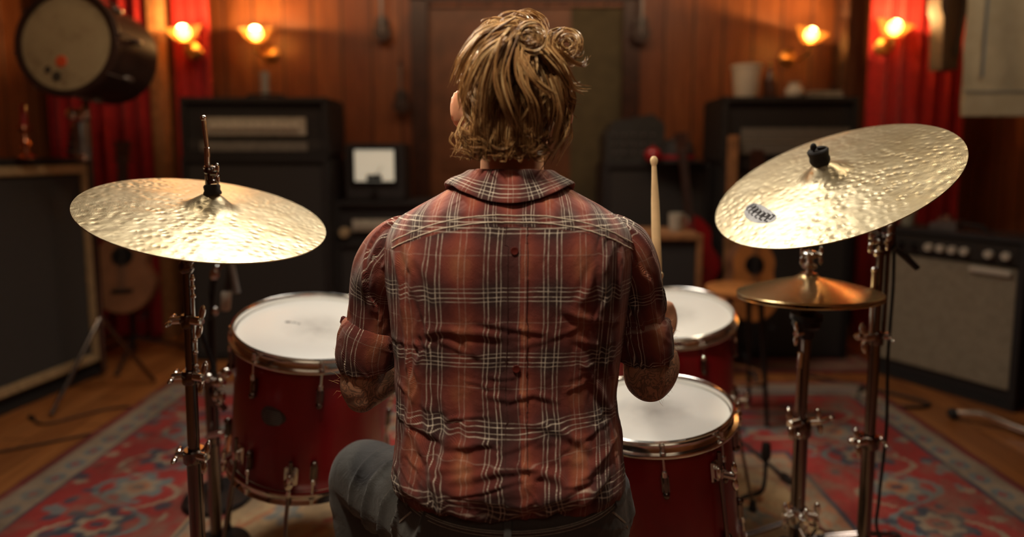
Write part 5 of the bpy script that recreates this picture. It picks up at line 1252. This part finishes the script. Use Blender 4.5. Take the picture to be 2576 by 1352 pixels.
# hands
def hand(m, w, c, ax, palm, side, thumb_up=True):
    """fist: w wrist, c centre of what it grips, ax grip axis (towards the thumb side), palm from grip to back of hand"""
    ax = ax.normalized(); palm = (palm - ax * palm.dot(ax)).normalized(); lat = ax.cross(palm)
    R = Matrix((palm, lat, ax)).transposed(); g = .012
    m.ell(c + palm * .026 + ax * -.002, (.015, .030, .042), 20, 12, R)
    m.tube([w, w.lerp(c + palm * .024, .5), c + palm * .024], [.026, .026, .022], 16)
    for i in range(4):
        z = .032 - i * .0205; rr = (.0088, .0092, .0088, .0076)[i]; ln = (.9, 1.0, .95, .8)[i]
        pts = []
        for q in np.linspace(-.35, 4.1 * ln, 12):
            rad = g + rr + .007 * max(0, 1 - q / 1.5); pts.append(c + ax * (z - .002 * q) + (palm * math.cos(q) + lat * side * math.sin(q)) * rad)
        k = [rr * (1.08 if j in (2, 6) else 1.0) * (1 - .018 * j) for j in range(12)]
        m.tube(pts, k, 12); m.ell(pts[-1], (k[-1],) * 3, 10, 8); m.ell(pts[0], (k[0] * 1.15,) * 3, 10, 8)
    tb = c + palm * .026 - lat * side * .020 + ax * .010
    tp_ = [tb, tb - lat * side * .008 + ax * .022 - palm * .004, c - lat * side * .022 + ax * .050 + palm * .006, c - lat * side * .012 + ax * .068 + palm * -.004]
    m.tube(tp_, [.013, .0115, .0105, .0085], 12); m.ell(tp_[-1], (.0086,) * 3, 10, 8)
s1a, s1b = P(1645, 402, 1.335), P(1659, 858, 1.345)
ax1 = (s1a - s1b).normalized(); CH = s1b + ax1 * .055
hand(m, WR, CH, ax1, Vector((.75, -.65, 0)), 1)
hand(m, WL, WL + Vector((.075, .035, .01)), Vector((-.2, .3, .95)), Vector((-.3, .9, 0)), -1)
def ink(me, M):
    n = len(me.vertices); co = np.empty(n * 3, 'f'); me.vertices.foreach_get('co', co); co = co.reshape(-1, 3) + np.array(M.translation); k = np.zeros(n)
    for E, Wd, lo, hi in ((EL, WL, -.25, .75), (ER, WR, -.3, .8)):
        e, w_ = np.array(E), np.array(Wd); d_ = w_ - e; t = ((co - e) @ d_) / (d_ @ d_); dist = np.linalg.norm(co - e - np.clip(t, 0, 1)[:, None] * d_, axis=1)
        k = np.maximum(k, ((dist < .075) & (t < hi)).astype(float) * (np.abs(co[:, 0]) > .13))
    at = me.attributes.new('ink', 'FLOAT', 'POINT'); at.data.foreach_set('value', k.astype('f'))
body = remesh(m, .0048, 'body', skin_m.m, person, 7, ink)
# fair hair on the forearms
ha = MB(); rh = random.Random(3)
for E, Wd, sg in ((EL, WL, -1), (ER, WR, 1)):
    for k in range(60):
        t = rh.uniform(-.05, .45) ; q = rh.uniform(-1.1, 1.0); b_ = E.lerp(Wd, t) + Vector((0, 0, rh.uniform(-.01, .06))); d_ = Vector((sg * math.cos(q), -.3 + rh.uniform(-.3, .3), math.sin(q))).normalized()
        p0 = b_ + d_ * .036; p1 = p0 + d_ * .012 + Vector((0, 0, rh.uniform(-.006, .006))); p2 = p1 + d_ * .006 + Vector((sg * .002, 0, rh.uniform(-.010, .010)))
        ha.tube([p0, p1, p2], [.0004, .0003, .0001], 4)
obj('arm_hair', ha, simple('fair_arm_hair', (.55, .30, .14), .5), person, world=True)
# eyes
for s in (-1, 1):
    e = MB(); e.ell(hl(s * .033, .0835, -.002), (.0115, .0092, .0075)); ey = obj('eye', e, simple('eye_white', (.75, .72, .68), .15) if 'eye_white' not in bpy.data.materials else bpy.data.materials['eye_white'], person, world=True)
    e = MB(); e.ell(hl(s * .033, .0902, -.002), (.0050, .0034, .0055)); obj('iris', e, simple('iris_brown', (.06, .03, .015), .1) if 'iris_brown' not in bpy.data.materials else bpy.data.materials['iris_brown'], ey, world=True)

# --- jeans
jm = Mat('dark_denim'); v = jm.coord(); sep = jm.n('ShaderNodeSeparateXYZ'); jm.l(v, sep.inputs[0])
tw = jm.math('SINE', jm.math('MULTIPLY', jm.math('ADD', sep.outputs[0], sep.outputs[2]), 3200.0)); fd = jm.noise(7, 4, v, .6); vl = jm.coord((500, 500, 30)); vert = jm.noise(1, 2, vl)
jm.base(jm.mix(jm.math('MULTIPLY_ADD', tw, .08, jm.math('MULTIPLY', vert, .35)), jm.ramp(fd, [(.3, (.022, .022, .023)), (.7, (.060, .058, .056))]), (.10, .095, .088))); jm.set(Roughness=.8)
jm.b.inputs['Sheen Weight'].default_value = .15
cb = jm.n('ShaderNodeBump'); cb.inputs['Strength'].default_value = .4; cb.inputs['Distance'].default_value = .008; jm.l(jm.noise(24, 4, v, .6, 1.0), cb.inputs['Height']); jm.l(cb.outputs[0], jm.b.inputs['Normal'])
m = MB()
PR = [(0.0, 1.055, .625, .188, .118, .12), (0.0, 1.055, .60, .196, .124, .12), (0, 1.055, .57, .206, .132, .12), (0, 1.06, .53, .214, .138, .12), (0, 1.06, .49, .214, .136, .12), (0, 1.065, .455, .205, .125, .115)]
pr = spl(PR, 24); Vt = []; Ft = []
for i in range(24):
    for k in range(60):
        q = 2 * PI * k / 60; a = pr[i]; bb = a[4] if math.cos(q) > 0 else a[5]; Vt.append((a[0] + a[3] * float(se(math.sin(q), 2.3)), a[1] - bb * float(se(math.cos(q), 2.3)), a[2]))
for i in range(23):
    for k in range(60): Ft.append((i * 60 + k, i * 60 + (k + 1) % 60, (i + 1) * 60 + (k + 1) % 60, (i + 1) * 60 + k))
Ft += [tuple(range(59, -1, -1)), tuple(23 * 60 + k for k in range(60))]; m.add(Vt, Ft)
limb(m, [(*HL, .095), (*HL.lerp(KL, .35), .088), (*HL.lerp(KL, .7), .080), (*KL, .074), (*KL.lerp(AL, .25), .070), (*KL.lerp(AL, .6), .062), (*AL, .055)], 28, 50)
limb(m, [(*HRr, .105), (*HRr.lerp(KR, .35), .090), (*HRr.lerp(KR, .7), .080), (*KR, .070), (*KR.lerp(AR, .25), .066), (*KR.lerp(AR, .6), .060), (*AR, .055)], 28, 50)
m.ell((.15, 1.10, .515), (.085, .11, .085), 24, 16)
def jfold(me, M):
    n = len(me.vertices); co = np.empty(n * 3, 'f'); me.vertices.foreach_get('co', co); co = co.reshape(-1, 3); w_ = co + np.array(M.translation)
    no = np.empty(n * 3, 'f'); me.vertices.foreach_get('normal', no); no = no.reshape(-1, 3)
    x, y, z = w_.T
    h, k_ = np.array(HL), np.array(KL); d_ = k_ - h; Ld = np.linalg.norm(d_); d_ = d_ / Ld; t = (w_ - h) @ d_
    onth = (x < -.12) & (z > .25)
    q = t * 95 + 5.0 * z * 6 + 1.2 * vnoise(x * 14, z * 14, 2)
    ridge = (1 - np.abs(np.sin(q * .5))) ** 3
    dd = np.where(onth, ridge * .012 * np.clip((.30 - t) / .12, 0, 1), 0) + .0016 * vnoise(x * 40 + y * 20, z * 40, 6)
    hip = (x > .12) & (z > .38); dd += np.where(hip, .004 * (1 - np.abs(np.sin((z * 2 + x) * 40))) ** 2, 0)
    co = co + no * dd[:, None]; me.vertices.foreach_set('co', co.astype('f').ravel()); me.update()
jeans = remesh(m, .0055, 'jeans', jm.m, person, 6, jfold)
# waistband, loops, pockets stitching
def jring(z, grow, q):
    zz = [p[2] for p in PR][::-1]; a = [float(np.interp(z, zz, [p[i] for p in PR][::-1])) for i in range(6)]
    bb = a[4] if math.cos(q) > 0 else a[5]; return Vector((a[0] + (a[3] + grow) * float(se(math.sin(q), 2.3)), a[1] - (bb + grow) * float(se(math.cos(q), 2.3)), z))
def zb(q): return .612 + .014 * abs(math.sin(q)) ** 1.5 - .012 * max(0, math.cos(q))
G = np.array([[jring(zb(q) + dz, gr, q) for q in np.linspace(-PI, PI, 160, endpoint=False)] for dz, gr in ((-.036, .000), (-.036, .0045), (-.033, .006), (0, .0055), (.003, .004), (.003, -.002))])
waist = np_obj('waistband', G.reshape(-1, 3), grid_mesh(G), jm.m, jeans)
st = simple('stitch_grey', (.42, .39, .33), .7, nscale=300, nvar=.3)
m = MB()
for dz in (-.031, -.028, -.003): m.tube([jring(zb(q) + dz, .0066, q) for q in np.linspace(-PI, PI, 180)], .0006, 5)
m.tube([jring(zb(q) - .040, .0015, q) for q in np.linspace(-PI, PI, 180)], .0006, 5)
for s in (-1, 1):
    for g in (0, .006):
        m.tube([jring(.57 - t * .09, .001, s * (.95 + .55 * t + g * 3)) for t in np.linspace(0, 1, 20)], .0007, 5)
obj('stitching', m, st, waist, world=True, label='pale stitching along the waistband')
for q in (-.02, -1.0, 1.0, 2.2, -2.2):
    m = MB(); pts = [jring(zb(q) - .040, .006, q), jring(zb(q) - .034, .012, q), jring(zb(q) - .006, .011, q), jring(zb(q) + .002, .006, q)]
    nrm = Vector((math.sin(q), -math.cos(q), 0)); tv = Vector((nrm.y, -nrm.x, 0)); vs = []
    for p in pts: vs += [p - tv * .006, p + tv * .006, p + tv * .006 - nrm * .002, p - tv * .006 - nrm * .002]
    fs = [(i * 4 + a, i * 4 + (a + 1) % 4, (i + 1) * 4 + (a + 1) % 4, (i + 1) * 4 + a) for i in range(3) for a in range(4)] + [(0, 1, 2, 3), (12, 13, 14, 15)]
    m.add(vs, fs); obj('belt_loop', m, jm.m, waist, world=True)
# shoes
for a_ in (AL, AR):
    m = MB(); m.ell((a_.x, a_.y + .05, .058), (.045, .135, .048), 24, 14); m.tube([(a_.x, a_.y - .01, .07), (a_.x, a_.y - .01, .125)], [.048, .046], 18)
    sh = obj('shoe', m, black_rubber, person, world=True); m = MB(); m.box((a_.x, a_.y + .05, .021), (.085, .27, .016), .006); obj('sole', m, white_plastic, sh, world=True)

# --- hair
def mat_hair():
    M = Mat('sandy_hair'); a = M.n('ShaderNodeAttribute'); a.attribute_name = 'tone'
    M.base(M.ramp(a.outputs['Fac'], [(0, (.075, .030, .012)), (.35, (.22, .100, .038)), (.7, (.48, .27, .105)), (1, (.82, .60, .32))]))
    M.set(Roughness=.30); M.b.inputs['Specular IOR Level'].default_value = .6; return M.m
hair_m = mat_hair()
# root mass close to the scalp
m = MB(); N = 48; K = 30; vs = []
for i in range(K + 1):
    th = PI * .80 * i / K
    for k in range(N):
        q = 2 * PI * k / N; dx, dy, dz = math.sin(th) * math.cos(q), math.sin(th) * math.sin(q), math.cos(th)
        lim = 1.0
        if dy > .25 and dz < .35: lim = .93
        rr = 1 + .03 * math.sin(q * 9 + th * 5) * math.sin(th * 7)
        vs.append(hl(dx * .0865 * lim * rr, -.008 + dy * .106 * lim * rr, .028 + dz * .112 * lim * rr))
m.add(vs, [(i * N + k, (i + 1) * N + k, (i + 1) * N + (k + 1) % N, i * N + (k + 1) % N) for i in range(K) for k in range(N)] + [tuple(K * N + k for k in range(N))])
hb = obj('hair', m, simple('hair_roots', (.14, .07, .032), .6, nscale=160, nvar=.5, bump=.8), person, world=True, ang=80)
SC = np.array(hl(0, -.008, .030)); SR = np.array([.078, .098, .101]); Rn = np.array(HR)
def to_l(p): return (p - SC) @ Rn
def to_w(p): return p @ Rn.T + SC
def surf_n(p): n = p / (SR ** 2); return n / (np.linalg.norm(n, axis=-1, keepdims=True) + 1e-9)
rg = np.random.default_rng(42)
SEG = 16
def noisev(p, k, seed):
    out = []
    for i in range(3):
        a = vnoise(p[:, 0] * k + 17 * i + seed, p[:, 1] * k + p[:, 2] * k * .7 + 5 * i, seed + i); out.append(a)
    return np.stack(out, -1)
def guides(n, seed, which):
    r = np.random.default_rng(seed); pts = []
    while len(pts) < n:
        d = r.normal(size=3); d /= np.linalg.norm(d); p = d * SR
        if which == 'all':
            if p[1] > .045 and p[2] < .055: continue
            if p[2] < -.078: continue
            if p[2] < -.02 and p[1] > .0: continue
            if abs(p[0]) > .055 and p[2] < .0 and p[1] > -.030: continue
        if which == 'nape' and not (-.100 < p[2] < -.055 and p[1] < -.01): continue
        if which == 'right' and not (p[0] > .045 and -.03 < p[2] < .07 and p[1] < .05): continue
        if which == 'top' and not (p[2] > .060 and p[1] < .07): continue
        if which == 'side' and not (abs(p[0]) > .05 and -.085 < p[2] < -.03 and -.06 < p[1] < .0): continue
        pts.append(p)
    return np.array(pts)
crown = np.array([.022, -.050, .080])
def grow(P0, length, lift, flick, swirl, seed, down=1.0, rad=.9, curl=0):
    n = len(P0); r = np.random.default_rng(seed); p = P0.copy(); path = [p.copy()]
    gz = np.array([0, 0, -1.0]) ; L = length * r.uniform(.75, 1.2, n); hgt = lift * r.uniform(.55, 1.15, n)
    cs_ = r.uniform(-1, 1, n) * curl; side = r.choice([-1, 1], n)
    for s in range(1, SEG):
        t = s / (SEG - 1); nr_ = surf_n(p); rr_ = p - crown; rr_ /= np.linalg.norm(rr_, axis=1, keepdims=True) + 1e-6
        flow = rr_ * rad * (1 - .6 * t) + gz * down * (.35 + t) + noisev(p, 26, seed) * swirl + np.cross(nr_, rr_) * .35 * (1 - t)
        tan = flow - nr_ * (flow * nr_).sum(1, keepdims=True); tan /= np.linalg.norm(tan, axis=1, keepdims=True) + 1e-6
        tan2 = np.cross(nr_, tan); ca = cs_ * t * 2.2; tan = tan * np.cos(ca)[:, None] + tan2 * np.sin(ca)[:, None]
        step = (L / SEG)[:, None]
        q = p + tan * step
        # height above scalp
        e = np.linalg.norm(q / SR, axis=1); h_t = hgt * np.sin(PI * min(1, t * .62 + .06)) + flick * np.clip(t - .72, 0, 1) * 3.2 * r.uniform(.6, 1.3, n)
        cur = (e - 1) * np.linalg.norm(q, axis=1) / e; q = q + nr_ * (h_t - cur)[:, None] * .55
        p = q; path.append(p.copy())
    G = np.stack(path, 1); ax_ = np.abs(G[..., 0]); bad = ((ax_ > .068) & (G[..., 2] < -.004) & (G[..., 2] > -.085) & (G[..., 1] > -.040)).any(1)
    return G[~bad]
sets = []
def addset(G, per, spread, tone, seed, jit=.0012, w=.00042):
    r = np.random.default_rng(seed); n, S_, _ = G.shape
    t = np.linspace(0, 1, S_); env = (1 - .75 * t ** 1.5)
    offd = r.normal(size=(n, per, 3)); offd /= np.linalg.norm(offd, axis=-1, keepdims=True); rad = spread * np.sqrt(r.uniform(0, 1, (n, per, 1)))
    Q = G[:, None] + (offd * rad)[:, :, None] * env[None, None, :, None]
    ph = r.uniform(0, 6.28, (n, per, 1)); am = r.uniform(.2, 1, (n, per, 1)) * jit; wv_ = np.sin(ph + t[None, None] * r.uniform(4, 11, (n, per, 1))) * am
    Q = Q + wv_[..., None] * offd[:, :, None][..., [1, 2, 0]]
    # loose strands differ in length
    ln = r.uniform(.72, 1.0, (n, per)); idx = ln[..., None] * t[None, None] * (S_ - 1); i0 = np.minimum(idx.astype(int), S_ - 2); fr = (idx - i0)[..., None]
    a_ = np.take_along_axis(Q, i0[..., None].repeat(3, -1), 2); b_ = np.take_along_axis(Q, (i0 + 1)[..., None].repeat(3, -1), 2); Q = a_ * (1 - fr) + b_ * fr
    tn = np.clip(tone + r.normal(0, .14, (n, 1)) + r.normal(0, .20, (n, per)), 0, 1)
    sets.append((Q.reshape(-1, S_, 3), tn.reshape(-1), w))
addset(grow(guides(430, 1, 'all'), .075, .020, .003, .55, 1, curl=.35), 22, .0055, .45, 11)
addset(grow(guides(150, 2, 'top'), .085, .026, .004, .9, 2, down=.8, curl=.6), 24, .0055, .58, 12)
addset(grow(guides(70, 3, 'right'), .062, .022, .016, .9, 3, down=.55, curl=.6), 20, .0045, .55, 13)
addset(grow(guides(110, 4, 'nape'), .034, .010, .006, 1.3, 4, curl=1.3), 12, .0035, .36, 14)  # nape tone lowered: its shadow is put into the strand colour
addset(grow(guides(60, 5, 'side'), .042, .012, .010, 1.1, 5, curl=1.5), 16, .0038, .52, 15)
addset(grow(guides(130, 6, 'top'), .050, .020, .022, 1.0, 6, down=.4, curl=.9), 5, .004, .6, 16)
# curls: loops of hair lying on the crown and above the ear
def loop(px, py, Y, r0, turns, a0, n, per, seed, tone=.6, squash=1.0, tail=None, sp=.0042):
    c = np.array(P(px, py, Y)); r = np.random.default_rng(seed); G = []
    for i in range(n):
        th = a0 + r.uniform(-.5, .5) + np.linspace(0, turns * 2 * PI, SEG) * r.choice([1, 1, 1, -1]); rr = r0 * (1.1 - .85 * (i / n)) * np.linspace(1.08, .72, SEG); c = np.array(P(px, py, Y)) + r.normal(0, r0 * .12, 3)
        y = r.uniform(-.008, .008) + np.linspace(.006, -.006, SEG)
        G.append(np.stack([c[0] + rr * np.cos(th), c[1] + y + 0 * th, c[2] + rr * squash * r.uniform(.75, 1.1) * np.sin(th)], -1))
    G = np.array(G); sets.append(('w',)); sets.pop(); Gl = to_l(G.reshape(-1, 3)).reshape(G.shape); addset(Gl, per, sp * .55, tone, seed, .0008)
loop(1334, 96, .985, .026, 1.0, 1.2, 26, 16, 51)
loop(1424, 112, 1.030, .032, .95, 2.2, 26, 14, 52, .62)
loop(1285, 62, 1.02, .030, .55, .1, 12, 14, 54, .6, .6)
loop(1245, 58, 1.05, .022, .5, .3, 9, 12, 58, .65, .5)
def lock(pts, n, per, seed, tone=.55, spread=.006, tap=.004):
    Wp = np.array([list(P(*p)) for p in pts]); base = spl(Wp, SEG); r = np.random.default_rng(seed)
    G = np.array([base + r.normal(0, 1, 3) * spread * np.linspace(1, .6, SEG)[:, None] + r.normal(0, tap, 3) * (np.linspace(0, 1, SEG)[:, None] ** 2) for _ in range(n)])
    addset(to_l(G.reshape(-1, 3)).reshape(G.shape), per, .0028, tone, seed, .0008)
# nape: hair falls from the back of the skull down over the neck and turns out at the ends
rn = np.random.default_rng(77); G = []
for k in range(300):
    a = rn.uniform(-1.25, 1.25); z0 = rn.uniform(-.055, .0); zf = rn.uniform(-.128, -.085) - .004 * math.cos(a); kz = math.sqrt(max(.05, 1 - (z0 / .101) ** 2))
    p0 = np.array([.080 * math.sin(a) * kz, -.100 * math.cos(a) * kz, z0]); p1 = np.array([.074 * math.sin(a), -.092 * math.cos(a) - .004, (z0 + zf) / 2 - .004]); p2 = np.array([.068 * math.sin(a) + rn.normal(0, .006), -.078 * math.cos(a) - .006, zf])
    if k > 215: zf -= .014
    fl = rn.uniform(.003, .024); sd = rn.normal(0, .009) + .004 * math.sin(a); p3_ = p2 + np.array([sd, -.4 * fl, rn.uniform(-.006, .012)]); p4_ = p3_ + np.array([sd * .8 + rn.normal(0, .004), -.5 * fl, rn.uniform(-.002, .012)])
    G.append(spl([p0, p1, p2, p3_, p4_], SEG))
addset(np.array(G), 16, .0040, .38, 78, .0010)  # darker tone here too, painting in the shade at the nape
# big locks seen on the back of the head
lock([(1290, 70, 1.0), (1215, 90, .985), (1165, 150, .99), (1140, 215, 1.02)], 14, 20, 61, .72, .008)
lock([(1290, 85, .985), (1225, 125, .972), (1185, 200, .972), (1165, 280, 1.0)], 14, 20, 62, .66, .008)
lock([(1280, 95, .975), (1240, 150, .962), (1215, 240, .962), (1210, 330, .985)], 12, 20, 63, .55, .008)
lock([(1275, 105, .965), (1255, 180, .957), (1270, 260, .957), (1300, 330, .975)], 12, 20, 64, .52, .007)
lock([(1310, 130, .962), (1310, 200, .955), (1340, 260, .957), (1350, 320, .975)], 10, 20, 65, .52, .006)
lock([(1310, 150, .962), (1340, 200, .955), (1380, 232, .962), (1385, 236, .965)], 9, 22, 66, .6, .005)
lock([(1375, 120, .985), (1415, 165, .985), (1440, 210, 1.01), (1472, 215, 1.03)], 9, 16, 67, .66, .006, .010)
lock([(1395, 150, 1.0), (1420, 200, 1.0), (1425, 250, 1.02), (1445, 268, 1.03)], 8, 16, 68, .6, .006, .008)
lock([(1400, 130, 1.0), (1440, 160, 1.02), (1465, 165, 1.03), (1478, 150, 1.04)], 8, 12, 69, .66, .005, .010)
lock([(1385, 200, .975), (1405, 270, .985), (1395, 330, 1.0), (1388, 370, 1.01)], 8, 18, 70, .46, .006)
lock([(1172, 322, 1.05), (1160, 345, 1.045), (1168, 365, 1.045), (1160, 392, 1.045)], 16, 14, 72, .55, .009, .008)
lock([(1408, 300, 1.05), (1416, 335, 1.045), (1402, 365, 1.045), (1385, 400, 1.045)], 16, 14, 76, .5, .009, .010)
lock([(1420, 230, 1.03), (1432, 270, 1.04), (1425, 310, 1.045), (1412, 340, 1.045)], 12, 16, 79, .5, .008, .006)
lock([(1290, 45, 1.06), (1330, 28, 1.06), (1365, 50, 1.06), (1375, 80, 1.04)], 8, 12, 73, .6, .005, .004)
lock([(1245, 330, .99), (1235, 365, .99), (1270, 375, .99), (1300, 345, .985)], 4, 8, 74, .6, .003, .003)
def tubes(sets):
    Vs, Fs, Ts = [], [], []; off = 0
    for Q, tn, w in sets:
        n, S_, _ = Q.shape; Qw = to_w(Q.reshape(-1, 3)).reshape(Q.shape); T = np.gradient(Qw, axis=1); T /= np.linalg.norm(T, axis=-1, keepdims=True) + 1e-9
        ref = np.array([.31, .52, .79]); a = np.cross(T, ref); a /= np.linalg.norm(a, axis=-1, keepdims=True) + 1e-9; b = np.cross(T, a)
        rad = (w * (1 - .78 * np.linspace(0, 1, S_) ** 1.6))[None, :, None]
        ring = [Qw + rad * (math.cos(k * 2 * PI / 3) * a + math.sin(k * 2 * PI / 3) * b) for k in range(3)]
        R3 = np.stack(ring, 2); Vs.append(R3.reshape(-1, 3)); ii = off + np.arange(n * S_ * 3).reshape(n, S_, 3); jj = np.roll(ii, -1, 2)
        Fs.append(np.stack([ii[:, :-1], jj[:, :-1], jj[:, 1:], ii[:, 1:]], -1).reshape(-1, 4)); Ts.append(np.repeat(tn, S_ * 3)); off += n * S_ * 3
    return np.concatenate(Vs), np.concatenate(Fs), np.concatenate(Ts)
Vh, Fh, Th = tubes(sets)
strands = np_obj('hair_strands', Vh, Fh, hair_m, hb, {'tone': Th})
print('hair strands', len(Vh) // (3 * SEG))

# --- sticks
def stick(name, label, a, b, r=.0102):
    d_ = (b - a).normalized(); L = (b - a).length; R = d_.to_track_quat('Z', 'Y').to_matrix()
    o = thing(name, label, 'drumstick', b)
    m = MB(); m.lathe([(0, .0), (.004, .0005), (.0075, .005), (.0084, .010), (.0075, .016), (.0052, .021), (.0050, .024), (0, .024)], 20, a, R); obj('tip', m, wood_stick, o, world=True)
    m = MB(); m.lathe([(0, .0225), (.0052, .023), (.0060, .045), (.0088, .10), (r, .16), (r, L - .01), (r * .9, L - .003), (r * .5, L), (0, L)], 24, a, R); obj('shaft', m, wood_stick, o, world=True)
stick('drumstick', 'long pale drumstick held upright beside the right shoulder', s1a + ax1 * .008, s1b)
t2 = P(1661, 686, 1.265); h2 = CH + Vector((-.012, .022, .0)); d2 = (h2 - t2).normalized()
stick('drumstick', 'second drumstick, only its round tip showing beside the right upper arm', t2, t2 + d2 * .39, .0085)
# --- stool the drummer sits on
o = thing('drum_throne', 'black padded drum stool under the seated drummer', 'stool', (0, 1.07, 0))
m = MB(); m.lathe([(0, .335), (.15, .335), (.165, .35), (.168, .38), (.155, .398), (.12, .402), (0, .400)], 48); obj('seat', m, black_rubber, o)
m = MB(); m.cyl((0, 0, .12), (0, 0, .335), .014, 16); obj('post', m, chrome, o)
for k in range(3):
    a = PI / 2 + k * 2 * PI / 3 + .2; m = MB(); m.tube([(0.01 * math.cos(a), .01 * math.sin(a), .26), (.20 * math.cos(a), .20 * math.sin(a), .026)], .009, 10); m.ell((.20 * math.cos(a), .20 * math.sin(a), .026), (.016, .016, .012)); obj('leg', m, chrome, o)

# ------------------------------------------------------------------ light
def light(kind, name, loc, power, col, size=.3, sizey=None, target=None, spot=None, blend=.5, spread=None):
    l = bpy.data.lights.new(name, kind); l.energy = power; l.color = col
    if kind == 'AREA':
        l.size = size
        if sizey: l.shape = 'RECTANGLE'; l.size_y = sizey
        if spread: l.spread = spread
    elif kind in ('POINT', 'SPOT'): l.shadow_soft_size = size
    if spot: l.spot_size = spot; l.spot_blend = blend
    o = bpy.data.objects.new(name, l); COL.objects.link(o); o.location = loc
    if target is not None: o.rotation_euler = (Vector(target) - Vector(loc)).to_track_quat('-Z', 'Y').to_euler()
    return o
for i, c in enumerate(bulbs):
    light('POINT', 'lamp_light', c + Vector((0, -.066, .030)), 16, (1, .50, .16), .012)
light('AREA', 'kit_light', (-.25, 2.10, 2.70), 31, (1, .92, .80), 1.4, .9, target=(-.05, 1.45, .7), spread=math.radians(130))
light('SPOT', 'player_light', (-.30, .62, 2.05), 62, (1, .84, .62), .05, target=(-.05, .97, 1.15), spot=math.radians(62), blend=1.0)
light('SPOT', 'right_light', (1.15, 1.45, 2.70), 34, (1, .84, .62), .15, target=(.62, 1.40, .9), spot=math.radians(60), blend=1.0)
light('SPOT', 'left_light', (-1.05, 1.35, 2.70), 18, (1, .84, .62), .15, target=(-.65, 1.40, .9), spot=math.radians(60), blend=1.0)
light('SPOT', 'front_left_light', (-1.25, 2.45, 2.55), 340, (1, .84, .60), .08, target=(-.02, 1.08, 1.28), spot=math.radians(25), blend=.8)
light('SPOT', 'front_right_light', (1.15, 2.35, 2.65), 130, (1, .84, .60), .08, target=(.05, 1.08, 1.25), spot=math.radians(25), blend=.8)
light('AREA', 'wall_fill_light', (0, 2.55, 2.70), 24, (1, .64, .38), 3.2, .5, target=(0, 4.0, 1.9))  # unseen fill added to brighten the back wall
light('AREA', 'rear_fill_light', (0, -.7, 2.55), 4, (1, .80, .58), 1.6, .6, target=(0, 1.6, .8))  # soft fill added behind the camera, no fixture
light('SPOT', 'banner_fill_light', (1.7, 1.6, 2.68), 26, (1, .82, .58), .1, target=(2.62, 3.0, 1.85), spot=math.radians(62), blend=.9)  # unseen spot added to lift the dark banner
light('SPOT', 'corner_fill_light', (-.9, 1.5, 2.68), 26, (1, .78, .52), .1, target=(-2.1, 2.75, 1.3), spot=math.radians(62), blend=.9)  # extra spot without a fixture, added to brighten the stored drum corner
w = bpy.data.worlds.new('world'); sc.world = w; w.use_nodes = True
w.node_tree.nodes['Background'].inputs[0].default_value = (.30, .20, .13, 1); w.node_tree.nodes['Background'].inputs[1].default_value = .08
